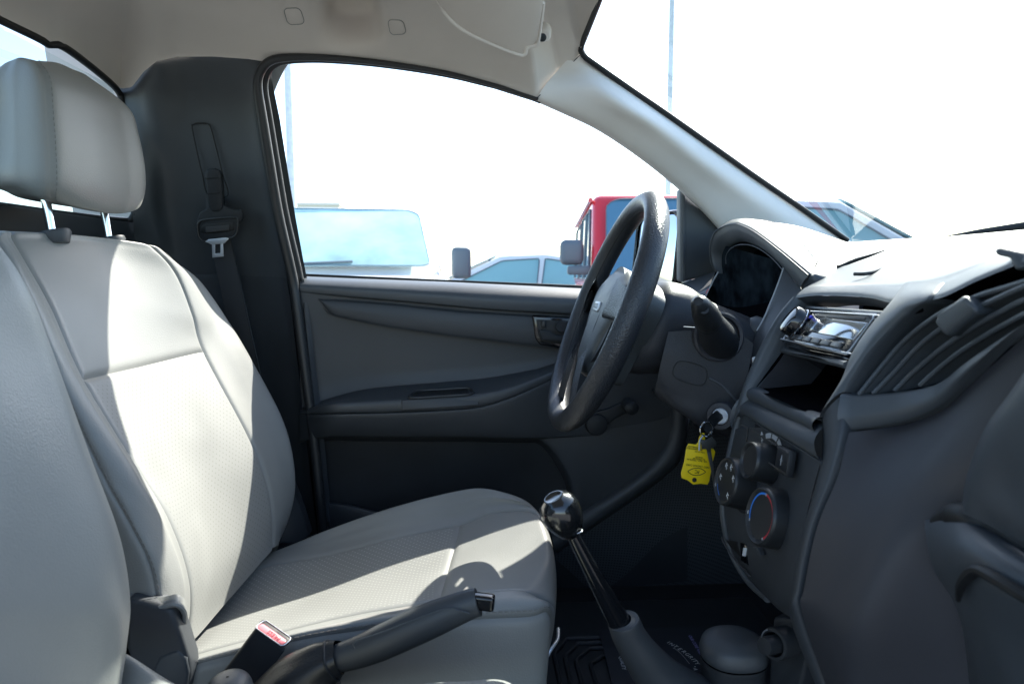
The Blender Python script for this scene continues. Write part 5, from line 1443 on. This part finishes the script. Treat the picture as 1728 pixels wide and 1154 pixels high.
to = [(1162, 748.5), (1174, 750), (1178, 747), (1180, 738), (1185, 730), (1189, 731), (1190, 742), (1198, 757), (1204, 757), (1207, 762), (1206, 768), (1203.5, 777), (1197, 812), (1194, 817.5), (1182, 816), (1170, 817.5), (1160, 810), (1150.5, 806.5), (1149.5, 798), (1155, 778), (1158.5, 755)]
TY = lambda x: .889 + (x - 1178) * .00008
tagp = slab(PL([(x, y, TY(x)) for x, y in to]), (0, .0016, 0), .0005, 2)
plate = part("tag_plate", tagp, M['yellow'], tag_)
tex = unit(P(1197, 789, TY(1197)) - P(1160, 784, TY(1160)))
tey = unit(P(1163, 755, TY(1163)) - P(1156, 790, TY(1156)))


def tagt(s, px, py, size, m=M['ink'], space=1.0):
    text("tag_lettering", s, P(px, py, TY(px) - .0006), -tex, -tey, size, m, tag_, space=space)


# upside-down print, read the right way up once the tag is turned
tagt("FIRST CHOICE CARS", 1177.5, 786, .0037)
tagt("WE / BUY / TRADE-IN", 1176, 776.5, .0031)
tagt("ALL KINDS OF", 1179.5, 774.2, .0028)
tagt("VEHICLES", 1180, 771.2, .0027)
tagt("CALL US ON", 1181, 762.5, .0026)
tagt("SALES DEPARTMENT", 1172, 757.2, .0027)
tagt("SHOWROOM", 1171, 753.8, .0031)
A_ = np.arange(40) * 2 * math.pi / 40
eye = []
fE = Frame(P(1175.5, 795.5, TY(1175) - .0007), -tex, -tey)
fE.n = -np.array([0, 1.0, 0])
eo = [fE.at(.0125 * math.cos(a), .0050 * math.sin(a) * (1 - .55 * abs(math.cos(a)) ** 3) + .0012 * math.cos(a), .0004) for a in A_]
part("emblem_ring", tube(np.array(eo), .00042, 5, 80, True), M['ink'], tag_)
text("tag_emblem", "FC", P(1176, 795.6, TY(1176) - .0007), -tex, -tey, .0066, M['ink'], tag_, space=.8)
part("tag_hole", lathe(P(1171.8, 809.5, TY(1171) - .0004), (0, -1, 0), [(-.002, .0031), (.0004, .0031), (.0005, .0002)], 20), M['black'], tag_)

# ================================================================== gear lever
gear = thing("gear_lever", "long black gear lever with a worn glossy ball knob", "gear lever", P(1110, 1150, .66))
ga = unit(P(938, 845, .648) - P(1050, 1060, .675))
kc = P(948, 866, .65)
part("gear_knob", lathe(kc, ga, [(-.0265, .0075), (-.026, .0085), (-.022, .0125), (-.014, .0168), (-.004, .0198), (.005, .0202), (.012, .0185), (.017, .0150), (.0195, .0108), (.0205, .0098), (.0203, .0085), (.0195, .007), (.0193, .0003)], 48), M['knob'], gear, smooth=70)
part("knob_rim", tube(np.array([P(974, 900, .638), P(982, 896, .640), (P(982, 893, .646))]), .0005, 5, 10), M['steel'], gear)
part("lever_rod", tube(np.array([kc - ga * .02, P(1000, 966, .66), P(1052, 1062, .675)]), [.0060, .0078, .0105, .0125], 20, 40), M['gloss'], gear, smooth=70)
br = []
for px, py, Yc, r in ((1047, 1046, .672, .0115), (1049, 1048, .672, .0148), (1052, 1047, .672, .0165), (1055, 1055, .673, .0172), (1062, 1072, .675, .0178), (1080, 1100, .68, .0205), (1108, 1135, .69, .026), (1140, 1165, .70, .034), (1170, 1195, .705, .047), (1185, 1215, .705, .06)):
    c = P(px, py, Yc)
    fa = unit(ga * .75 + np.array([0, 0, .35]))
    a1 = unit(np.cross(fa, [0, 1.0, 0])); a2 = np.cross(fa, a1)
    br.append(np.array([c + r * (math.cos(t) * a1 + math.sin(t) * a2) for t in np.arange(40) * 2 * math.pi / 40]))
part("rubber_boot", gridgeo(cr(np.array(br), np.linspace(0, 9, 60)), True), M['plastic2'], gear, smooth=60)

# ================================================================== handbrake
hb_ = thing("handbrake", "dark plastic handbrake lever with push button and a soft black gaiter", "handbrake", P(540, 1150, .68))
spine = np.array([P(572, 1110, .685), P(610, 1098, .683), P(650, 1081, .680), (P(700, 1058, .677)), P(750, 1036, .674), P(790, 1020, .671), P(807, 1015, .670)])
part("grip", tube(spine, [.0135, .0152, .0166, .0170, .0172, .0166, .0150, .0132], 24, 70, flat=(1.08, .92), up=np.array([0, 0, 1.0])), M['plastic2'], hb_, smooth=60)
part("grip_inset", tube(np.array([P(599, 1094, .6665), P(596, 1086, .6645), P(606, 1079, .6635), P(650, 1064, .6615), P(720, 1037, .6585), P(755, 1027, .657), P(780, 1031, .656), P(793, 1035, .656)]), .0007, 6, 90), M['dash'], hb_)
bt0, bt1 = P(803, 1015, .669), P(822, 1017.5, .667)
bx = unit(bt1 - bt0)
part("release_button", box((bt0 + bt1) / 2 + [.001, 0, .001], .025, .013, .0155, .003, 3, [bx, np.cross(np.array([0, 0, 1.0]), bx), np.array([0, 0, 1.0]) - bx * bx[2]]), M['gloss'], hb_)
gt = []
for px, py, Yc, r in ((574, 1107, .685, .0165), (562, 1113, .686, .0195), (545, 1125, .688, .0255), (520, 1148, .69, .037), (500, 1175, .692, .050), (490, 1205, .693, .062)):
    c = P(px, py, Yc)
    fa = unit(spine[1] - spine[0]) * (1 - min(1, (r - .0165) / .03)) + np.array([.15, 0, 1.0]) * min(1, (r - .0165) / .03)
    fa = unit(fa)
    a1 = unit(np.cross(fa, [0, 1.0, 0])); a2 = np.cross(fa, a1)
    gt.append(np.array([c + r * (1 + .05 * math.sin(5 * t + r * 90)) * (math.cos(t) * a1 + math.sin(t) * a2) for t in np.arange(60) * 2 * math.pi / 60]))
part("gaiter", gridgeo(cr(np.array(gt), np.linspace(0, 5, 60)), True), mat("gaiter_vinyl", (.016, .018, .021), .36, bump=.5, bscale=500, var=.15), hb_, smooth=70)
part("gaiter_collar", tube(np.array(gt[1][::3]), .0018, 6, 60, True), M['dark'], hb_)
# rounded console cover beside the buckle
cons = thing("console_cover", "rounded dark grey plastic cover on the tunnel by the buckle", "console cover", P(380, 1160, .66))
dome = []
for k, h in ((1.0, -.05), (1.0, -.01), (.93, .006), (.75, .014), (.45, .018), (.05, .019)):
    c = P(385, 1172, .655)
    dome.append(np.array([c + np.array([.024 * k * math.cos(t), .03 * k * math.sin(t), h]) for t in np.arange(32) * 2 * math.pi / 32]))
part("cover_shell", gridgeo(cr(np.array(dome), np.linspace(0, 5, 30)), True), M['dash'], cons, smooth=70)

# ================================================================== belt buckle
bk = thing("belt_buckle", "black seat belt buckle with a red PRESS button beside the driver's seat", "seat belt buckle", P(430, 1150, .70))
a0, a1, a2, a3 = P(431, 1061, .742), P(482, 1097, .722), P(490, 1074, .738), P(444, 1041, .760)
axb = P(376, 1135, .735) - P(431, 1061, .74)
q0 = np.array([a0, a1, a2, a3])
part("buckle_body", hull8(q0, q0 + axb * 1.55, .0035, 3), M['gloss'] if False else M['dark'], bk)
nb = unit(np.cross(a1 - a0, a3 - a0))
if nb @ (CAM - a0) < 0:
    nb = -nb
exb, eyb = unit(a1 - a0), None
fb = Frame((a0 + a1 + a2 + a3) / 4, a1 - a0, a3 - a0)
if fb.n @ nb < 0:
    fb.n = -fb.n
W_, H_ = np.linalg.norm(a1 - a0), abs((a3 - a0) @ fb.ey)
part("button_well", fb.poly(rrect(-W_ * .45, -H_ * .42, W_ * .45, H_ * .40, H_ * .25), -.004, .0004, .0003), M['black'], bk)
btn = part("press_button", fb.poly(rrect(-W_ * .43, -H_ * .40, W_ * .43, H_ * .10, H_ * .2), -.003, .0014, .0012), M['redbtn'], bk)
text("button_lettering", "PRESS", fb.at(W_ * .08, -H_ * .15, .0015), -fb.ex, -fb.ey, .0068, M['redink'], bk, space=1.05)
part("well_rim", tube(np.array([fb.at(s, t, .0006) for s, t in rrect(-W_ * .455, -H_ * .43, W_ * .455, H_ * .41, H_ * .25)]), .0006, 6, 80, True), M['steel'], bk)

# ================================================================== floor: rubber mat, printed paper mat, ashtray, socket
fl = thing("rubber_mat", "black rubber floor mat with raised ribs in the driver's footwell", "floor mat", (.30, 1.15, .618))
part("mat_sheet", box(np.array([.32, 1.13, .621]), .52, .46, .006, .002), M['matrub'], fl)
zz = .626
for i, off in enumerate((0.0, .018, .036, .06)):
    o_ = [(.14 + off, .97 + off * .5), (.14 + off, 1.16 - off * .6), (.17 + off, 1.21 - off), (.26, 1.21 - off)]
    part("mat_rib", tube(np.array([(x, y, zz) for x, y in o_]), .004, 8, 30, smooth=False), M['matrub'], fl)
pm = thing("paper_mat", "navy printed paper mat lying under the gear lever", "paper mat", P(1120, 1090, 1.02))
pz = .632


def PZ(px, py, z):
    d = FW + RT * ((px - 864.0) / FPX) + UP * ((577.0 - py) / FPX)
    return CAM + d * ((z - CAM[2]) / d[2])


pq = [PZ(1010, 1062, pz), PZ(1190, 1056, pz), PZ(1225, 1110, pz), PZ(1240, 1200, pz), PZ(1045, 1200, pz)]
part("mat_sheet", slab(pq, (0, 0, -.0012), .0002), M['paper'], pm)
for ch, x, y, rot in (("I", 1128, 1083.5, 0), ("N", 1133.5, 1087, 0), ("T", 1140, 1090.5, 0), ("E", 1147, 1095, 0), ("R", 1154, 1099.5, 0), ("G", 1160, 1104, 0), ("R", 1165.5, 1108.5, 0), ("I", 1169.5, 1112, 0), ("T", 1172.5, 1115, 0), ("Y", 1176, 1119, 0)):
    i = (x - 1128) / 48
    e1 = PZ(x + 4, y + 2.2 + 1.6 * i, pz) - PZ(x, y, pz)
    up_ = PZ(x + 2.2 + 1.6 * i, y - 4, pz) - PZ(x, y, pz)
    text("mat_lettering", ch, PZ(x, y, pz), e1, np.cross([0, 0, 1.0], unit(e1)), .0122, M['white'], pm)
text("mat_lettering", "OUR CORE VALUES", PZ(1175, 1090.5, pz), PZ(1187, 1109, pz) - PZ(1165, 1073, pz), np.cross([0, 0, 1.0], unit(PZ(1187, 1109, pz) - PZ(1165, 1073, pz))), .0088, M['violet'], pm)
text("mat_lettering", "• A", PZ(1173, 1127, pz), PZ(1176, 1131, pz) - PZ(1174, 1120, pz), np.cross([0, 0, 1.0], unit(PZ(1176, 1131, pz) - PZ(1174, 1120, pz))), .010, M['white'], pm)
e_ = PZ(1053, 1132, pz) - PZ(1046, 1106, pz)
text("mat_lettering", "QUALITY", PZ(1050, 1118, pz), e_, np.cross([0, 0, 1.0], unit(e_)), .010, M['white'], pm)
dots = []
for t in np.linspace(0, 1, 22):
    c = PZ(1136 + 27 * t, 1093 + 26 * t ** 1.4, pz)
    dots.append(box(c + [0, 0, .0003], .0013, .0013, .0005, 0))
part("dotted_arc", join(*dots), M['greyprint'], pm, stuff=True)

ash = thing("ashtray", "rounded dark ashtray cup under the centre stack", "ashtray", P(1240, 1140, .72))
ac = P(1238, 1098, .72)
aa = [np.array([ac + np.array([.036 * k * math.copysign(abs(math.cos(t)) ** .8, math.cos(t)) + dx, .034 * k * math.sin(t), h]) for t in np.arange(40) * 2 * math.pi / 40]) for k, h, dx in ((.9, -.09, .004), (.98, -.022, 0), (1.0, -.012, 0), (1.0, -.008, 0))]
part("cup", gridgeo(cr(np.array(aa), np.linspace(0, 3, 20)), True), M['dark'], ash)
ab = [np.array([ac + np.array([.037 * k * math.copysign(abs(math.cos(t)) ** .8, math.cos(t)), .035 * k * math.sin(t), h]) for t in np.arange(40) * 2 * math.pi / 40]) for k, h in ((.98, -.006), (1.02, -.002), (1.0, .005), (.9, .013), (.62, .019), (.3, .021), (.02, .0215))]
part("lid", gridgeo(cr(np.array(ab), np.linspace(0, 6, 30)), True), M['plastic2'], ash, smooth=60)
so_ = thing("power_socket", "round lighter socket in the panel beside the ashtray", "power socket", P(1305, 1085, .66))
sc_ = P(1308, 1086, .66)
sax = unit([-.86, -.48, .15])
part("socket_ring", lathe(sc_, sax, [(-.03, .0165), (0, .0165), (.003, .0155), (.0035, .0125), (-.004, .0115), (-.01, .011), (-.0105, .0003)], 36), M['dark'], so_)
part("socket_rim", tube(np.array([sc_ + sax * .003 + .0145 * (math.cos(a) * unit(np.cross(sax, [0, 0, 1.0])) + math.sin(a) * np.array([0, 0, 1.0])) for a in np.linspace(-1.9, 1.0, 20)]), .0007, 6, 40), M['silver'], so_)
part("plug", lathe(sc_ + sax * .002, sax, [(-.01, .0095), (.010, .0095), (.016, .0085), (.017, .0005)], 28), M['dark'], so_)
part("socket_mount", slab(PL([(1280, 1050, .68), (1335, 1055, .64), (1345, 1100, .64), (1320, 1200, .64), (1270, 1200, .68)]) + [.02, .01, 0], (.03, .02, 0), .004), M['dark'], so_)

# ================================================================== outside: parked vehicles, poles, far building


def wheelset(par, xs_, w, r, y0=None):
    for x in xs_:
        for s in (-1, 1):
            t = part("wheel", lathe((x, s * (w / 2 - .11), r), (0, s, 0), [(-.11, r * .9), (-.09, r), (.09, r), (.11, r * .9), (.105, r * .68)], 28), M['tyre'], par)
            part("hub_cap", lathe((x, s * (w / 2 - .11), r), (0, s, 0), [(.08, r * .66), (.1, r * .62), (.112, r * .2), (.113, .005)], 24), M['silver'], t)


def profile(pts, w, bevel, tumble=0.0, z0=1.0):
    a = np.array([(x, -w / 2 + max(0, z - z0) * tumble, z) for x, z in pts])
    b = np.array([(x, w / 2 - max(0, z - z0) * tumble, z) for x, z in pts])
    n_ = len(pts)
    F_ = [tuple(range(n_)), tuple(range(2 * n_ - 1, n_ - 1, -1))] + [(i, (i + 1) % n_, n_ + (i + 1) % n_, n_ + i) for i in range(n_)]
    return bev(np.concatenate([a, b]), F_, bevel, 3, 25)


def sidepane(pts, w, tumble, z0, s, out=.004):
    return np.array([(x, s * (w / 2 - max(0, z - z0) * tumble + out), z) for x, z in pts])


def pane(name, pts3, m, par, d):
    return part(name, slab(pts3, d, .004, 1), m, par)


def car(name, label, cat, loc, rotz, paint, glass, kind, w=1.78, group=None):
    """nose towards +x in its own frame"""
    t = thing(name, label, cat, loc, group, local=True, rotz=rotz)
    if kind == 'sedan':
        body = [(-2.25, .35), (-2.28, .85), (-2.1, 1.0), (-1.5, 1.05), (1.0, 1.0), (1.9, .88), (2.25, .72), (2.28, .35)]
        roof = [(-1.75, 1.0), (-1.05, 1.40), (-.5, 1.47), (.15, 1.44), (1.15, .98)]
        sidew = [[(-1.35, 1.04), (-.95, 1.34), (-.5, 1.40), (-.45, 1.04)], [(-.38, 1.04), (-.42, 1.40), (.12, 1.37), (.85, 1.03)]]
        wx, r, tb = (-1.35, 1.4), .32, .28
        ws_ = [(.17, 1.40), (1.08, 1.0)]
        rw = [(-1.05, 1.36), (-1.68, 1.03)]
    elif kind == 'pickup':
        body = [(-2.5, .55), (-2.5, 1.15), (.2, 1.18), (1.35, 1.22), (2.3, 1.16), (2.5, .95), (2.5, .55)]
        roof = [(-1.35, 1.15), (-1.2, 1.78), (-1.0, 1.86), (.25, 1.84), (1.15, 1.18)]
        sidew = [[(-1.15, 1.24), (-1.05, 1.70), (-.35, 1.74), (-.35, 1.24)], [(-.25, 1.24), (-.25, 1.74), (.25, 1.72), (.88, 1.26)]]
        wx, r, tb = (-1.5, 1.6), .38, .16
        ws_ = [(.30, 1.76), (1.10, 1.24)]
        rw = [(-1.22, 1.74), (-1.33, 1.25)]
    else:
        body = [(-2.1, .55), (-2.12, 1.22), (.5, 1.22), (.6, 1.20), (1.9, 1.14), (2.0, .9), (2.0, .55)]
        roof = [(-2.08, 1.20), (-2.02, 1.84), (.25, 1.86), (.60, 1.20)]
        sidew = [[(-1.85, 1.28), (-1.82, 1.74), (-1.0, 1.75), (-1.0, 1.28)], [(-.8, 1.28), (-.8, 1.76), (-.25, 1.76), (-.25, 1.28)], [(-.15, 1.28), (-.15, 1.76), (.2, 1.76), (.42, 1.28)]]
        wx, r, tb = (-1.35, 1.35), .40, .04
        ws_ = [(.29, 1.78), (.58, 1.26)]
        rw = [(-2.03, 1.76), (-2.09, 1.26)]
    bdy = part("body", profile(body, w, .07), paint, t)
    part("cabin", profile(roof, w - .06, .06, tb, 1.0), paint, t)
    for s in (-1, 1):
        for q in sidew:
            f = pane("side_window", sidepane(q, w - .06, tb, 1.0, s), glass, t, (0, -s * .012, 0))
            part("window_trim", tube(sidepane(q, w - .06, tb, 1.0, s, .008), .008, 6, 60, True, True), M['cartrim'], f)
        part("door_handle", box((-.2, s * (w / 2 + .012), .98), .16, .02, .03, .006), M['cartrim'], t)
        up = .20 if kind == 'jeep' else .03
        mr = part("mirror", box((ws_[1][0] - .22, s * (w / 2 + (.08 if kind == 'jeep' else .13)), ws_[1][1] + up + (.06 if kind == 'pickup' else 0)), .10, .16 if kind == 'jeep' else .18, .27 if kind == 'pickup' else .17, .04, 3), M['cartrim'], t)
        part("mirror_stalk", box((ws_[1][0] - .2, s * (w / 2 + .01), ws_[1][1] + up - .12), .07, .2, .06, .015), M['cartrim'], mr)
        part("headlight", box((body[-2][0] - .06, s * (w / 2 - .22), .82), .12, .32, .16, .03), M['chrome'], t)
        part("tail_light", box((body[1][0] + .03, s * (w / 2 - .12), .95), .08, .14, .26, .02), M['red'], t)
    for nm, q in (("windscreen", ws_), ("rear_window", rw)):
        (x0, z0), (x1, z1) = q
        h0, h1 = (w - .06) / 2 - max(0, z0 - 1) * tb - .09, (w - .06) / 2 - max(0, z1 - 1) * tb - .09
        sg_ = 1 if nm == "windscreen" else -1
        pts = np.array([(x0, -h0, z0), (x0, h0, z0), (x1, h1, z1), (x1, -h1, z1)])
        nn = unit(np.cross(pts[1] - pts[0], pts[3] - pts[0]))
        if nn[0] * sg_ < 0:
            nn = -nn
        q4 = pts + nn * .055
        rnd = np.array([q4[0] * (1 - a) * (1 - b) + q4[1] * a * (1 - b) + q4[2] * a * b + q4[3] * (1 - a) * b + nn * .05 * (1 - (2 * a - 1) ** 2) for a, b in rrect(0, 0, 1, 1, .10, 7)])
        g = pane(nm, rnd, glass, t, -nn * .012)
        part("rubber_surround", tube(rnd + nn * .001, .004, 6, 90, True, True), M['cartrim'], g)
        if nm == "windscreen":
            part("wiper", tube(np.array([pts[3] + nn * .07, (pts[3] * .45 + pts[2] * .55) + nn * .075 + (pts[0] - pts[3]) * .06]), .010, 6, 8, smooth=False), M['cartrim'], g)
            part("cabin_mirror", box((pts[0] * .46 + pts[1] * .54) + (pts[3] - pts[0]) * .16 + nn * .03, .03, .26, .07, .012), M['cartrim'], g)
    wheelset(t, wx, w, r)
    part("bumper", box((body[-1][0] - .05, 0, .52), .16, w - .1, .18, .04), M['cartrim'], t)
    part("bumper", box((body[0][0] + .05, 0, .52), .16, w - .1, .18, .04), M['cartrim'], t)
    if kind == 'jeep':
        part("spare_wheel", lathe((-2.2, 0, 1.0), (-1, 0, 0), [(-.08, .36), (-.06, .40), (.1, .40), (.12, .34), (.11, .1), (.115, .002)], 32), M['tyre'], t)
        part("roof_gutter", tube(np.array([(-2.0, -(w / 2 - .05), 1.80), (.25, -(w / 2 - .05), 1.82)]), .018, 6, 8), M['rpaint'], t)
    return t


R_ = math.radians
pk_ = car("pickup_truck", "white pickup truck parked facing the driver's window", "pickup truck", (-1.25, 7.15, 0), R_(-84), M['wpaint'], M['carglass'], 'pickup', 1.84)
pk_.scale = (1.0, 1.0, 1.07)
sed = car("sedan", "low silver sedan between the white pickup and the red off-roader", "car", (.62, 11.3, 0), R_(176), M['spaint'], M['paleglass'], 'sedan', 1.75)
sed.scale = (1.06, 1.06, 1.12)
car("off_roader", "red off-roader with an upright windscreen parked facing the driver's window", "off-road vehicle", (1.437, 4.91, 0), R_(-96), M['rpaint'], M['darkglass'], 'jeep', 1.32)
suv = car("suv", "tall silver car with pale green windows seen through the windscreen beside the pillar", "car", (4.2, 8.5, 0), R_(-12), M['spaint'], M['paleglass'], 'sedan', 1.80)
suv.scale = (1.1, 1.05, 1.50)
for (px, Y, h, r, lab) in ((497, 14.0, 9.0, .085, "grey lamp pole rising past the rear edge of the driver's window"), (1124, 16.0, 9.5, .07, "slim lamp pole rising behind the top of the windscreen pillar")):
    b = P(px, 470, Y)
    t = thing("lamp_pole", lab, "lamp pole", (b[0], b[1], 0), "lamp poles in the yard", local=True)
    part("pole", lathe((0, 0, 0), (0, 0, 1), [(0, r * 1.5), (.3, r * 1.45), (.32, r * 1.1), (h, r * .75)], 20), M['galv'], t)
    part("base_plate", box((0, 0, .02), .4, .4, .04, .01), M['galv'], t)
    part("lamp_head", box((.5, 0, h + .02), 1.1, .28, .14, .04), M['galv'], t)
bd = thing("building", "low pale yellow building far behind the parked white pickup", "building", (-13.4, 60, 0), local=True)
part("wall", box((0, 0, 3.5), 5, 6, 7.0, .05), M['stucco'], bd)
part("roof", box((0, 0, 7.1), 5.2, 6.2, .25, .05), M['stucco'], bd)
for i in range(2):
    wq = part("window", box((-1.5 + i * 2.6, -3.02, 4.6), 1.3, .08, 1.4, .02), M['carglass'], bd)
    part("window_frame", tube(np.array([(-2.15 + i * 2.6, -3.08, 3.9), (-.85 + i * 2.6, -3.08, 3.9), (-.85 + i * 2.6, -3.08, 5.3), (-2.15 + i * 2.6, -3.08, 5.3)]), .05, 6, 40, True, smooth=False), M['galv'], wq)
